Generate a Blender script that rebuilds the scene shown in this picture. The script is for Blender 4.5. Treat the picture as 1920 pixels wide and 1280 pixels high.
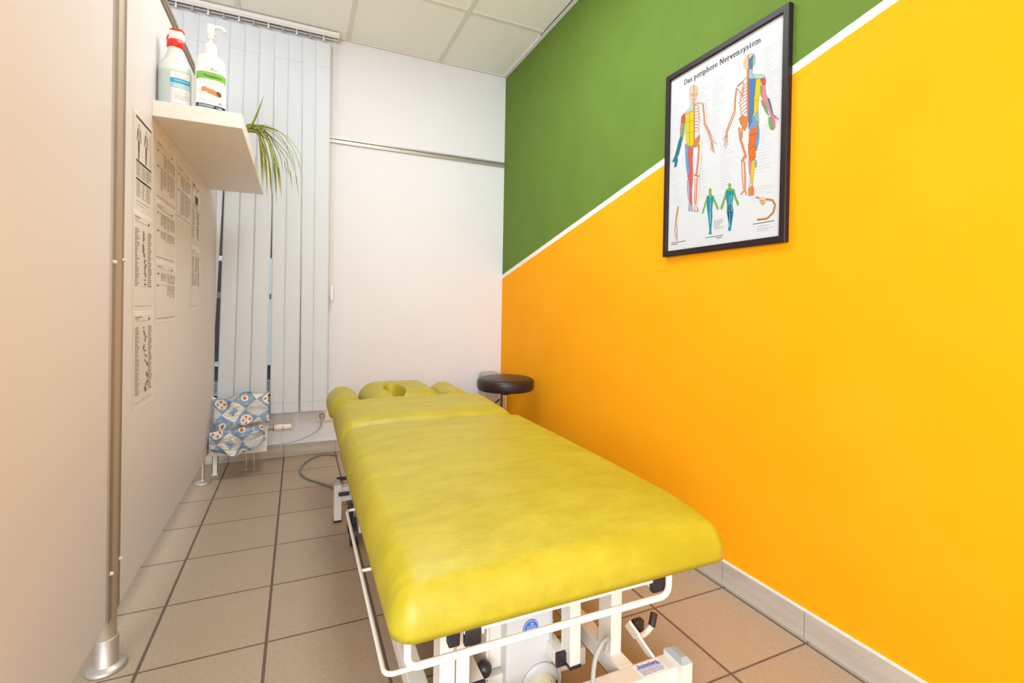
import bpy, bmesh, math, random
from math import pi, sin, cos, radians
from mathutils import Vector, Matrix, noise

random.seed(7)
S = bpy.context.scene
for o in list(bpy.data.objects):
    bpy.data.objects.remove(o)
COL = S.collection

# ------------------------------------------------------------------ camera
XR, YB, ZC = 1.3877, 3.3053, 2.6673          # right wall, back wall, ceiling
cd = bpy.data.cameras.new('camera')
cam = bpy.data.objects.new('camera', cd)
COL.objects.link(cam)
F, PX, PY, YAW, PITCH, ROLL, CH = 898.92, 960, 580.55, .4189, -.0067, -.0181, .9658
cd.sensor_fit = 'HORIZONTAL'; cd.sensor_width = 36
cd.lens = F / 1920 * 36
cd.shift_x = 0
cd.shift_y = (PY - 640) / 1920
cd.clip_start = .05
cyw, syw = cos(YAW), sin(YAW); cp, sp = cos(PITCH), sin(PITCH); cr, sr = cos(ROLL), sin(ROLL)
right0 = Vector((cyw, -syw, 0)); fwd0 = Vector((syw, cyw, 0)); up0 = Vector((0, 0, 1))
fwd = fwd0 * cp + up0 * sp
up1 = up0 * cp - fwd0 * sp
rgt = right0 * cr - up1 * sr
up = right0 * sr + up1 * cr
M = Matrix((rgt, up, -fwd)).transposed().to_4x4()
M.translation = Vector((0, 0, CH))
cam.matrix_world = M
S.camera = cam

# ------------------------------------------------------------------ light and exposure
S.view_settings.view_transform = 'Standard'
S.view_settings.look = 'None'
S.view_settings.gamma = 1
S.view_settings.use_curve_mapping = False
S.view_settings.exposure = 0.65
w = bpy.data.worlds.new('world'); S.world = w; w.use_nodes = True
w.node_tree.nodes['Background'].inputs[0].default_value = (.90, .96, 1.0, 1)
w.node_tree.nodes['Background'].inputs[1].default_value = 1.35


def area(name, loc, target, size, power, color=(1, 1, 1), sy=None):
    l = bpy.data.lights.new(name, 'AREA'); l.energy = power; l.color = color
    l.shape = 'RECTANGLE'; l.size = size; l.size_y = sy or size
    o = bpy.data.objects.new(name, l); COL.objects.link(o)
    o.location = loc
    o.rotation_euler = (Vector(target) - Vector(loc)).to_track_quat('-Z', 'Y').to_euler()
    return o


area('room_light', (-.86, -1.2, 1.4), (.7, 2.6, .8), 1.2, 51, (.88, .95, 1))
area('ceiling_fill', (.42, 1.78, ZC - .02), (.42, 1.78, 0), 0.6, 18, (.84, .95, 1), 1.0)  # added fill to brighten the far end, no lamp fixture there


# ------------------------------------------------------------------ material helpers
class X:
    """small wrapper that turns python arithmetic into shader math nodes"""
    def __init__(s, nt, v): s.nt, s.v = nt, v
    def _m(s, op, *a):
        n = s.nt.nodes.new('ShaderNodeMath'); n.operation = op
        for i, q in enumerate((s,) + a):
            q = q.v if isinstance(q, X) else q
            if isinstance(q, (int, float)): n.inputs[i].default_value = q
            else: s.nt.links.new(q, n.inputs[i])
        return X(s.nt, n.outputs[0])
    def __add__(s, o): return s._m('ADD', o)
    def __sub__(s, o): return s._m('SUBTRACT', o)
    def __mul__(s, o): return s._m('MULTIPLY', o)
    def __truediv__(s, o): return s._m('DIVIDE', o)
    def gt(s, o): return s._m('GREATER_THAN', o)
    def lt(s, o): return s._m('LESS_THAN', o)
    def mod(s, o): return s._m('FLOORED_MODULO', o)
    def fl(s): return s._m('FLOOR')
    def ab(s): return s._m('ABSOLUTE')
    def mx(s, o): return s._m('MAXIMUM', o)
    def mn(s, o): return s._m('MINIMUM', o)
    def sq(s): return s * s


def lin(c):
    return tuple(((v / 255) / 12.92 if v <= 10 else ((v / 255 + .055) / 1.055) ** 2.4) for v in c) + (1,)


class Mat:
    def __init__(s, name, rgb, rough=.5, metal=0, spec=.5, srgb=True):
        s.m = bpy.data.materials.new(name); s.m.use_nodes = True
        s.nt = s.m.node_tree; s.b = s.nt.nodes['Principled BSDF']
        s.col = lin(rgb) if srgb else tuple(rgb) + (1,)
        s.b.inputs['Base Color'].default_value = s.col
        s.b.inputs['Roughness'].default_value = rough
        s.b.inputs['Metallic'].default_value = metal
        s.b.inputs['Specular IOR Level'].default_value = spec
    def node(s, t, **k):
        n = s.nt.nodes.new(t)
        for a, b in k.items(): setattr(n, a, b)
        return n
    def link(s, a, b): s.nt.links.new(a.v if isinstance(a, X) else a, b)
    def coord(s, which='Object'):
        return s.node('ShaderNodeTexCoord').outputs[which]
    def xyz(s, which='Object'):
        n = s.node('ShaderNodeSeparateXYZ'); s.nt.links.new(s.coord(which), n.inputs[0])
        return [X(s.nt, n.outputs[i]) for i in range(3)]
    def noise(s, scale, detail=3, rough=.5, vec=None, stretch=None):
        n = s.node('ShaderNodeTexNoise'); n.inputs['Scale'].default_value = scale
        n.inputs['Detail'].default_value = detail; n.inputs['Roughness'].default_value = rough
        v = vec or s.coord()
        if stretch:
            mp = s.node('ShaderNodeMapping'); mp.inputs['Scale'].default_value = stretch
            s.nt.links.new(v, mp.inputs[0]); v = mp.outputs[0]
        s.nt.links.new(v, n.inputs['Vector'])
        return X(s.nt, n.outputs['Fac'])
    def mix(s, fac, a, b):
        n = s.node('ShaderNodeMix', data_type='RGBA')
        for sock, q in ((n.inputs['Factor'], fac), (n.inputs[6], a), (n.inputs[7], b)):
            if isinstance(q, X): q = q.v
            if isinstance(q, (tuple, list, int, float)): sock.default_value = q
            else: s.nt.links.new(q, sock)
        return n.outputs[2]
    def base(s, c): s.link(c, s.b.inputs['Base Color']); return s
    def bump(s, h, strength=.2, dist=.002):
        n = s.node('ShaderNodeBump'); n.inputs['Strength'].default_value = strength
        n.inputs['Distance'].default_value = dist
        s.link(h, n.inputs['Height']); s.nt.links.new(n.outputs[0], s.b.inputs['Normal']); return s
    def vary(s, rgb2, scale=6, amount=1.0, detail=4, stretch=None):
        f = s.noise(scale, detail, .6, stretch=stretch)
        f = ((f - .35) * 3.3 * amount).mx(0).mn(1)
        s.base(s.mix(f, s.col, lin(rgb2))); return s


MT = {}
def mat(name, *a, **k):
    MT[name] = Mat(name, *a, **k); return MT[name]


mat('white_paint', (232, 229, 231), .85, spec=.2).vary((229, 225, 226), 1.5, .6).bump(MT['white_paint'].noise(160), .08)
mat('ceiling_panel', (246, 244, 236), .9, spec=.1).bump(MT['ceiling_panel'].noise(90, 5), .12)
mat('ceiling_bar', (226, 222, 212), .6, spec=.2)
# right wall: green over orange with a white diagonal band
m = mat('painted_wall', (255, 178, 0), .7, spec=.12)
x, y, z = m.xyz()
d = z - (y * -1 + YB) * .2295 - 1.187
wob = (m.noise(60, 2) - .5) * .0025
d = d + wob
orange = m.mix(((m.noise(3.5, 4) - .35) * 1.6).mx(0).mn(1), lin((252, 163, 8)), lin((252, 171, 24)))
green = m.mix(((m.noise(5, 4) - .35) * 2).mx(0).mn(1), lin((98, 124, 48)), lin((105, 131, 55)))
c = m.mix(d.gt(.014), orange, green)
c = m.mix(d.ab().lt(.014), c, lin((238, 230, 222)))
c = m.mix(z.gt(ZC - .004), c, lin((236, 230, 216)))
m.base(c).bump(m.noise(140), .10)
# floor tiles
m = mat('floor_tiles', (196, 166, 142), .42, spec=.4)
x, y, z = m.xyz()
sel = x.gt(.6)
u = (x + .0708) * (sel * -1 + 1) + (x - 1.0643) * sel
v = y - 3.0152
fu = ((u / .3).mod(1) - .5).ab(); fv = ((v / .3).mod(1) - .5).ab()
g = fu.gt(.5 - .0042 / .3).mx(fv.gt(.5 - .0030 / .3))
vor = m.node('ShaderNodeTexVoronoi'); vor.inputs['Scale'].default_value = 230
m.link(m.coord(), vor.inputs['Vector'])
spk = X(m.nt, vor.outputs['Distance']).lt(.20) * m.noise(45, 2).gt(.48)
wn = m.node('ShaderNodeTexWhiteNoise', noise_dimensions='2D')
cmb = m.node('ShaderNodeCombineXYZ'); m.link((u / .3).fl(), cmb.inputs[0]); m.link((v / .3).fl(), cmb.inputs[1])
m.link(cmb.outputs[0], wn.inputs['Vector'])
tile = m.mix(X(m.nt, wn.outputs['Value']), lin((166, 145, 122)), lin((174, 152, 128)))
tile = m.mix(m.noise(130, 4, .7).gt(.56) * .22, tile, lin((126, 106, 88)))
tile = m.mix(spk * .55, tile, lin((96, 74, 62)))
m.base(m.mix(g, tile, m.mix(m.noise(150, 3), lin((72, 54, 44)), lin((124, 104, 90)))))
m.link(g * .4 + .42, m.b.inputs['Roughness'])
m.bump(g * -1 + m.noise(220, 2) * .08, .5, .002)
mat('skirting_tile', (196, 184, 170), .4).vary((178, 165, 152), 3, 1, stretch=(1, 1, 9))
mat('grout', (168, 162, 154), .8)
# partition and sheets
mat('laminate', (222, 217, 217), .45, spec=.3).vary((218, 212, 212), 1.3, .5)
mat('aluminium', (186, 178, 168), .45, metal=.7)
mat('dark_aluminium', (152, 138, 122), .55, metal=.45)
mat('post_metal', (176, 160, 138), .6, metal=.35)
mat('chrome', (215, 212, 208), .12, metal=1)
mat('paper', (222, 215, 210), .35, spec=.5)
mat('paper_frame', (236, 231, 226), .25)
mat('ink', (126, 112, 103), .6)
mat('ink_gap_dark', (58, 42, 40), .6)
mat('ink_soft', (176, 160, 146), .6)
mat('ink_green', (128, 150, 130), .6)
mat('ink_red', (196, 132, 112), .6)
mat('white_board', (236, 232, 226), .4).vary((233, 228, 221), 2, .5)
mat('radiator_white', (240, 232, 220), .35)
mat('ivory_plastic', (238, 224, 204), .35)
mat('white_plastic', (232, 231, 229), .35)
mat('white_enamel', (226, 220, 210), .35).vary((232, 222, 208), 8, .7)
mat('grey_housing', (208, 206, 203), .45)
mat('black_plastic', (46, 38, 42), .4)
mat('grey_cap', (168, 176, 180), .45)
mat('grey_cable', (128, 122, 114), .5)
mat('light_cable', (172, 170, 164), .5)
mat('rubber', (52, 32, 24), .6)
mat('black_leather', (40, 30, 32), .38, spec=.5).bump(MT['black_leather'].noise(260, 4), .12)
mat('bin_plastic', (172, 165, 162), .45)
mat('cream_nylon', (232, 218, 188), .4)
mat('badge_blue', (70, 104, 190), .5)
mat('badge_pale', (170, 184, 222), .3)
# vinyl
m = mat('lime_vinyl', (222, 204, 46), .45, spec=.45)
n1 = m.noise(9, 6, .7, stretch=(1, 2.2, 1)); n2 = m.noise(420, 3)
f = ((n1 - .4) * 3).mx(0).mn(1)
m.base(m.mix(f, lin((166, 149, 24)), lin((184, 167, 42))))
m.bump(n1 * .6 + n2 * .22 + m.noise(38, 5, .7, stretch=(1, 3, 1)) * .4, .28, .003)
# blinds
m = mat('blind_fabric', (234, 238, 242), .8, spec=.1)
m.b.inputs['Subsurface Weight'].default_value = 0
tr = m.node('ShaderNodeBsdfTranslucent'); tr.inputs[0].default_value = lin((232, 236, 240))
ms = m.node('ShaderNodeMixShader'); ms.inputs[0].default_value = .18
out = m.nt.nodes['Material Output']
m.nt.links.new(m.b.outputs[0], ms.inputs[1]); m.nt.links.new(tr.outputs[0], ms.inputs[2]); m.nt.links.new(ms.outputs[0], out.inputs[0])
m.bump(m.noise(500, 2), .1)
mat('hem_lintel_shade', (205, 208, 210), .8)
mat('window_plastic', (226, 232, 234), .35)
mat('facade', (74, 66, 66), .8).vary((40, 36, 40), 5, 1.2)
# glass
def glass(name, tint=(1, 1, 1), mixf=.06):
    m = bpy.data.materials.new(name); m.use_nodes = True; nt = m.node_tree; nt.nodes.clear()
    o = nt.nodes.new('ShaderNodeOutputMaterial'); t = nt.nodes.new('ShaderNodeBsdfTransparent')
    g_ = nt.nodes.new('ShaderNodeBsdfGlossy'); g_.inputs['Roughness'].default_value = .03
    t.inputs[0].default_value = tint + (1,)
    mx_ = nt.nodes.new('ShaderNodeMixShader'); mx_.inputs[0].default_value = mixf
    nt.links.new(t.outputs[0], mx_.inputs[1]); nt.links.new(g_.outputs[0], mx_.inputs[2]); nt.links.new(mx_.outputs[0], o.inputs[0])
    class G: pass
    q = G(); q.m = m; MT[name] = q
glass('window_glass', (.9, .95, .95), .08)
glass('picture_glass', (1, 1, 1), .003)
# bottles
mat('frosted_plastic', (222, 228, 222), .5)
mat('liquid_blue', (196, 214, 210), .4)
mat('red_plastic', (232, 40, 16), .35)
mat('label_white', (248, 246, 246), .35)
mat('label_pink', (240, 206, 214), .35)
mat('label_cyan', (40, 168, 208), .35)
mat('label_lightblue', (150, 208, 232), .35)
mat('label_green', (122, 186, 72), .35)
mat('label_navy', (30, 50, 66), .35)
mat('label_skin', (206, 138, 84), .4)
mat('label_hair', (118, 74, 46), .4)
mat('label_petal', (232, 150, 110), .4)
mat('frame_black', (40, 28, 30), .42, spec=.25)
mat('poster_paper', (200, 200, 202), .6, spec=.1)
mat('poster_edge', (200, 190, 184), .6)
for k_, c_ in dict(skin=(228, 200, 178), aqua=(182, 212, 198), yellow=(226, 204, 48), red=(208, 92, 98), pink=(224, 138, 146), green=(126, 172, 100),
                   teal=(36, 130, 142), blue=(112, 164, 206), coral=(226, 98, 92), violet=(176, 140, 184), lavender=(178, 174, 212), bone=(234, 194, 150),
                   orange=(222, 136, 78), blue2=(88, 130, 188), mint=(140, 196, 168), sky=(168, 196, 224), orange2=(232, 118, 52), cyan=(30, 148, 166),
                   lime=(124, 176, 72), navy=(30, 84, 110), brown=(120, 74, 50), gold=(200, 150, 90), white=(236, 240, 238), text=(50, 38, 38), faint=(196, 194, 192)).items():
    mat('print_' + k_, tuple(int(q * .86) for q in c_), .7, spec=.08)
# plant
m = mat('leaf', (128, 138, 30), .4)
x, y, z = m.xyz('UV')
m.base(m.mix((x - .5).ab().lt(.2), lin((176, 176, 66)), lin((112, 124, 22))))
mat('terracotta', (176, 104, 72), .8); mat('soil', (60, 44, 34), .95)
# pillow cloth : diamonds with flowers
m = mat('patterned_cloth', (150, 172, 196), .85, spec=.15)
x, y, z = m.xyz('UV')
a = (x + y) * 2.6; b = (x - y) * 2.6
ia, ib = a.fl(), b.fl()
fa, fb = a - ia - .5, b - ib - .5
r = (fa.sq() + fb.sq())._m('SQRT')
par = (ia + ib).mod(2); sel2 = ia.mod(2)
blue, pale, grey, whitec, org = lin((138, 162, 188)), lin((178, 194, 208)), lin((200, 198, 196)), lin((232, 226, 216)), lin((206, 106, 52))
# blue cell with disc and four flowers
q1 = (fa.ab() - .14); q2 = (fb.ab() - .14)
four = (q1.sq() + q2.sq())._m('SQRT').lt(.075)
c1 = m.mix(r.lt(.36), blue, whitec); c1 = m.mix(four * r.lt(.36), c1, org)
# blue cell with one flower
c2 = m.mix(r.lt(.22), blue, whitec); c2 = m.mix(r.lt(.11), c2, org)
c2 = m.mix(r.gt(.32) * r.lt(.40) * fa.ab().gt(.2) * fb.ab().gt(.2), c2, pale)
# white cell with blue square
mxx = fa.ab().mx(fb.ab())
c3 = m.mix(mxx.lt(.2), whitec, m.mix(m.noise(60, 2).gt(.5), blue, pale))
cA = m.mix(sel2, c1, c2); cB = m.mix(sel2, c3, grey)
cc = m.mix(par, cA, cB)
m.base(cc).bump(m.noise(700, 2), .2)


# ------------------------------------------------------------------ geometry helpers
class MB:
    def __init__(s): s.v = []; s.f = []; s.mi = []; s.sm = []; s.uv = {}
    def add(s, vs, fs, mi=0, smooth=False, uvs=None):
        o = len(s.v); s.v += [Vector(p) for p in vs]
        for k, f in enumerate(fs):
            s.f.append([i + o for i in f]); s.mi.append(mi); s.sm.append(smooth)
            if uvs: s.uv[len(s.f) - 1] = [uvs[i] for i in f]
        return s
    def box(s, x0, x1, y0, y1, z0, z1, mi=0):
        vs = [(x, y, z) for x in (x0, x1) for y in (y0, y1) for z in (z0, z1)]
        return s.add(vs, [(0, 1, 3, 2), (4, 6, 7, 5), (0, 4, 5, 1), (2, 3, 7, 6), (0, 2, 6, 4), (1, 5, 7, 3)], mi)
    def bar(s, p, q, w, h, up=(0, 0, 1), mi=0):
        """square bar from p to q, w across, h along up"""
        p, q = Vector(p), Vector(q); d = (q - p).normalized(); u_ = Vector(up)
        a_ = d.cross(u_).normalized(); b_ = a_.cross(d).normalized()
        vs = [e + a_ * sa * w / 2 + b_ * sb * h / 2 for e in (p, q) for sa in (-1, 1) for sb in (-1, 1)]
        return s.add(vs, [(0, 1, 3, 2), (4, 6, 7, 5), (0, 4, 5, 1), (2, 3, 7, 6), (0, 2, 6, 4), (1, 5, 7, 3)], mi)
    def tube(s, pts, r, seg=12, mi=0, radii=None):
        pts = [Vector(p) for p in pts]; n = len(pts); rings = []
        t0 = (pts[1] - pts[0]).normalized()
        ref = Vector((0, 0, 1)) if abs(t0.z) < .9 else Vector((1, 0, 0))
        a_ = t0.cross(ref).normalized()
        for i in range(n):
            t = (pts[min(i + 1, n - 1)] - pts[max(i - 1, 0)]).normalized()
            a_ = (a_ - t * a_.dot(t)).normalized(); b_ = t.cross(a_)
            rr = radii[i] if radii else r
            rings.append([pts[i] + a_ * cos(2 * pi * k / seg) * rr + b_ * sin(2 * pi * k / seg) * rr for k in range(seg)])
        vs = [p for rg in rings for p in rg]; fs = []
        for i in range(n - 1):
            for k in range(seg):
                k2 = (k + 1) % seg
                fs.append((i * seg + k, i * seg + k2, (i + 1) * seg + k2, (i + 1) * seg + k))
        s.add(vs, fs, mi, True)
        s.add(rings[0], [tuple(range(seg))[::-1]], mi); s.add(rings[-1], [tuple(range(seg))], mi)
        return s
    def cyl(s, p, q, r, seg=24, mi=0, r2=None):
        return s.tube([p, q], r, seg, mi, radii=[r, r2 if r2 is not None else r])
    def lathe(s, prof, c=(0, 0, 0), seg=40, mi=0, sx=1, sy=1, axis='z', power=None, smooth=True):
        c = Vector(c); vs = []; fs = []
        for (r, h) in prof:
            for k in range(seg):
                t = 2 * pi * k / seg; ca, sa = cos(t), sin(t)
                if power:
                    ca = math.copysign(abs(ca) ** power, ca); sa = math.copysign(abs(sa) ** power, sa)
                if axis == 'z': p = Vector((ca * r * sx, sa * r * sy, h))
                elif axis == 'y': p = Vector((ca * r * sx, h, sa * r * sy))
                else: p = Vector((h, ca * r * sx, sa * r * sy))
                vs.append(c + p)
        n = len(prof)
        for i in range(n - 1):
            for k in range(seg):
                k2 = (k + 1) % seg; fs.append((i * seg + k, i * seg + k2, (i + 1) * seg + k2, (i + 1) * seg + k))
        s.add(vs, fs, mi, smooth)
        if prof[0][0] > 1e-5: s.add(vs[:seg], [tuple(range(seg))[::-1]], mi)
        if prof[-1][0] > 1e-5: s.add(vs[-seg:], [tuple(range(seg))], mi)
        return s
    def rbox(s, x0, x1, y0, y1, z0, z1, rx, ry, rz, n=28, fn=None, mi=0, rzb=None):
        """rounded cushion block: elliptical edge radii rx ry rz, optional displacement fn"""
        def samp(a0, a1, r_, k):
            L = []
            k2 = max(6, k // 4)
            for i in range(k2): L.append(a0 + r_ * (1 - cos(pi / 2 * i / k2)))
            m_ = max(2, k)
            for i in range(m_ + 1): L.append(a0 + r_ + (a1 - a0 - 2 * r_) * i / m_)
            for i in range(1, k2 + 1): L.append(a1 - r_ + r_ * sin(pi / 2 * i / k2))
            return L
        xs, ys, zs = samp(x0, x1, rx, n), samp(y0, y1, ry, n), samp(z0, z1, min(rz, (z1 - z0) / 2 - 1e-4), 4)
        idx = {}; vs = []; fs = []
        lo = Vector((x0 + rx, y0 + ry, z0 + min(rz, (z1 - z0) / 2))); hi = Vector((x1 - rx, y1 - ry, z1 - min(rz, (z1 - z0) / 2)))
        R = (rx, ry, min(rz, (z1 - z0) / 2))
        def V(i, j, k):
            key = (i, j, k)
            if key in idx: return idx[key]
            p = Vector((xs[i], ys[j], zs[k]))
            c_ = Vector([min(max(p[q], lo[q]), hi[q]) for q in range(3)])
            dd = Vector([(p[q] - c_[q]) / R[q] for q in range(3)])
            if dd.length > 1e-9:
                dd = dd.normalized(); p = c_ + Vector([dd[q] * R[q] for q in range(3)])
            if fn: p = fn(p)
            idx[key] = len(vs); vs.append(p); return idx[key]
        nx, ny, nz = len(xs) - 1, len(ys) - 1, len(zs) - 1
        for i in range(nx):
            for j in range(ny):
                fs.append((V(i, j, 0), V(i, j + 1, 0), V(i + 1, j + 1, 0), V(i + 1, j, 0)))
                fs.append((V(i, j, nz), V(i + 1, j, nz), V(i + 1, j + 1, nz), V(i, j + 1, nz)))
        for i in range(nx):
            for k in range(nz):
                fs.append((V(i, 0, k), V(i + 1, 0, k), V(i + 1, 0, k + 1), V(i, 0, k + 1)))
                fs.append((V(i, ny, k), V(i, ny, k + 1), V(i + 1, ny, k + 1), V(i + 1, ny, k)))
        for j in range(ny):
            for k in range(nz):
                fs.append((V(0, j, k), V(0, j, k + 1), V(0, j + 1, k + 1), V(0, j + 1, k)))
                fs.append((V(nx, j, k), V(nx, j + 1, k), V(nx, j + 1, k + 1), V(nx, j, k + 1)))
        return s.add(vs, fs, mi, True)
    def build(s, name, mats, parent=None, bevel=0, off=None, weld=False):
        me = bpy.data.meshes.new(name)
        sh = Vector((0, 0, 0))
        if parent is not None:
            r_ = parent
            while r_ is not None: sh = sh + Vector(r_.location); r_ = r_.parent
        if off is not None: sh = sh + Vector(off)
        me.from_pydata([tuple(p - sh) for p in s.v], [], s.f)
        if isinstance(mats, str): mats = [mats]
        for q in mats: me.materials.append(MT[q].m)
        for i, p in enumerate(me.polygons): p.material_index = s.mi[i]; p.use_smooth = s.sm[i]
        if s.uv:
            uvl = me.uv_layers.new(name='uv')
            for i, p in enumerate(me.polygons):
                if i in s.uv:
                    for k, li in enumerate(p.loop_indices): uvl.data[li].uv = s.uv[i][k]
        if bevel or weld:
            bm = bmesh.new(); bm.from_mesh(me)
            if weld: bmesh.ops.remove_doubles(bm, verts=bm.verts, dist=1e-5)
            bmesh.ops.recalc_face_normals(bm, faces=bm.faces)
            if bevel:
                ed = [e for e in bm.edges if len(e.link_faces) == 2 and e.calc_face_angle(0) > .6 and not (e.link_faces[0].smooth and e.link_faces[1].smooth)]
                bmesh.ops.bevel(bm, geom=ed, offset=bevel, segments=2, profile=.6, affect='EDGES', clamp_overlap=True)
            bm.to_mesh(me); bm.free()
        o = bpy.data.objects.new(name, me); COL.objects.link(o)
        if off is not None and parent is None: o.location = off
        if parent is not None: o.parent = parent
        return o


def fillet(pts, r, n=6):
    pts = [Vector(p) for p in pts]; out_ = [pts[0]]
    for i in range(1, len(pts) - 1):
        a_, b_, c_ = pts[i - 1], pts[i], pts[i + 1]
        u_, v_ = (a_ - b_), (c_ - b_); rr = min(r, u_.length * .48, v_.length * .48)
        p, q = b_ + u_.normalized() * rr, b_ + v_.normalized() * rr
        for k in range(n + 1):
            t = k / n; out_.append(p * (1 - t) ** 2 + b_ * 2 * t * (1 - t) + q * t * t)
    out_.append(pts[-1]); return out_


def spline(pts, n=8):
    P = [Vector(p) for p in pts]; P = [P[0] * 2 - P[1]] + P + [P[-1] * 2 - P[-2]]; o = []
    for i in range(1, len(P) - 2):
        for k in range(n):
            t = k / n; a_, b_, c_, d_ = P[i - 1:i + 3]
            o.append(.5 * ((2 * b_) + (c_ - a_) * t + (2 * a_ - 5 * b_ + 4 * c_ - d_) * t * t + (3 * b_ - a_ - 3 * c_ + d_) * t ** 3))
    o.append(P[-2]); return o


def thing(name, label, cat, loc=(0, 0, 0), group=None):
    o = bpy.data.objects.new(name, None); COL.objects.link(o); o.location = loc
    o.empty_display_size = .1
    return tag(o, label, cat, group)


def tag(o, label, cat, group=None):
    o['label'] = label; o['category'] = cat
    if group: o['group'] = group
    return o


def struct(o): o['kind'] = 'structure'; return o
POLYS = [
('skin','290 1300 266 1300 248 1282 242 1250 250 1210 262 1182 274 1170 294 1162'),
('aqua','262 1178 258 1144 218 1126 184 1116 204 1106 294 1106 294 1162'),
('yellow','206 1108 296 1100 304 832 264 830 226 858 218 908 210 1018'),
('red','184 1114 206 1108 206 1056 182 1042 160 1056 166 1098'),
('pink','160 1054 182 1042 176 986 156 946 152 1008'),
('green','182 1042 206 1052 202 984 194 936 176 898 148 828 122 798 136 874 158 948 172 986'),
('teal','156 946 170 944 168 916 140 866 120 806 108 808 128 884'),
('teal','98 804 130 800 136 758 120 712 96 720 100 762 74 764 80 782'),
('teal','144 926 182 932 170 872 142 800 98 804 128 876'),
('blue','212 856 246 836 244 764 260 672 268 630 244 614 228 680 216 772'),
('coral','246 830 298 804 294 724 302 618 298 576 256 580 242 610 268 630 260 680 246 762'),
('violet','210 874 274 828 300 838 300 804 246 828 212 852'),
('lavender','240 580 256 584 270 512 272 390 256 428 240 510'),
('coral','260 580 302 574 292 490 300 368 274 408 270 504'),
('lavender','270 408 300 368 308 328 258 336 262 384'),
('bone','292 1296 318 1284 334 1254 334 1212 320 1182 316 1156 296 1162'),
('orange','310 872 360 898 366 862 348 818 312 814'),
('blue2','786 1268 806 1276 824 1284 814 1242 816 1186 794 1200 788 1200'),
('mint','824 1284 834 1264 832 1222 822 1198 814 1242'),
('skin','806 1298 824 1284 786 1268 774 1292 788 1304'),
('sky','788 1200 816 1190 814 1156 828 1126 844 1112 788 1136'),
('aqua','816 1156 876 1128 904 1112 916 1090 878 1098 836 1118'),
('blue2','788 1136 844 1112 838 1038 832 966 830 888 818 830 798 800'),
('yellow','844 1112 878 1098 886 1042 874 998 866 928 866 894 836 874 832 966 840 1048'),
('blue','798 800 818 830 834 870 846 834 874 804 808 784'),
('mint','866 890 876 810 856 824 836 868'),
('red','878 1096 912 1088 920 1070 916 1042 892 1054'),
('pink','892 1052 916 1042 922 980 936 950 954 884 974 830 990 818 996 740 980 740 966 810 938 878 908 936 892 968'),
('teal','936 950 948 940 964 886 978 828 972 832 954 884'),
('green','884 958 902 942 930 888 948 828 924 860 896 918'),
('green','880 1044 892 1052 892 968 882 990'),
('green','946 822 964 818 978 776 978 740 992 736 976 726 956 744 946 780'),
('pink','974 826 990 818 1018 786 1010 782 992 800'),
('orange2','800 778 872 798 866 748 850 680 854 636 852 588 814 586 796 666'),
('blue','872 800 878 756 878 702 862 628 850 650 858 738'),
('orange2','794 694 852 668 854 586 824 568 802 586'),
('pink','798 582 826 568 818 490 808 484'),
('yellow','826 568 842 582 860 554 846 500 836 412 824 430 818 490'),
('lavender','842 584 866 558 862 518 852 532'),
('orange','802 388 836 408 848 378 848 342 808 340'),
('skin','816 488 826 428 836 408 804 388 810 440'),
('bone','780 1304 752 1290 740 1264 746 1230 762 1210 784 1202'),
('orange','714 892 740 908 778 882 786 824 764 790 726 856'),
('cyan','444 416 510 402 504 362 496 316 500 256 492 152 498 126 470 126 474 162 458 264 446 324 442 374'),
('lime','462 462 474 470 486 456 486 428 490 414 514 398 440 412 462 420 462 438'),
('lime','442 412 432 386 402 306 396 292 410 292 432 344 448 382'),
('lime','506 400 524 368 554 308 552 292 538 304 518 344 504 372'),
('cyan','616 422 688 406 684 360 676 314 686 250 666 128 642 130 648 178 628 260 630 314 618 372'),
('lime','636 460 648 468 660 454 660 428 692 410 698 400 614 418 620 426 640 432'),
('lime','614 418 602 376 574 314 572 294 588 292 604 336 622 372'),
('lime','692 404 706 356 730 308 726 290 714 300 694 342 686 374'),
('navy','638 310 662 316 674 298 670 228 664 174 652 176 640 234'),
('bone','886 304 908 314 934 302 938 276 916 256 896 276'),
]
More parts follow.
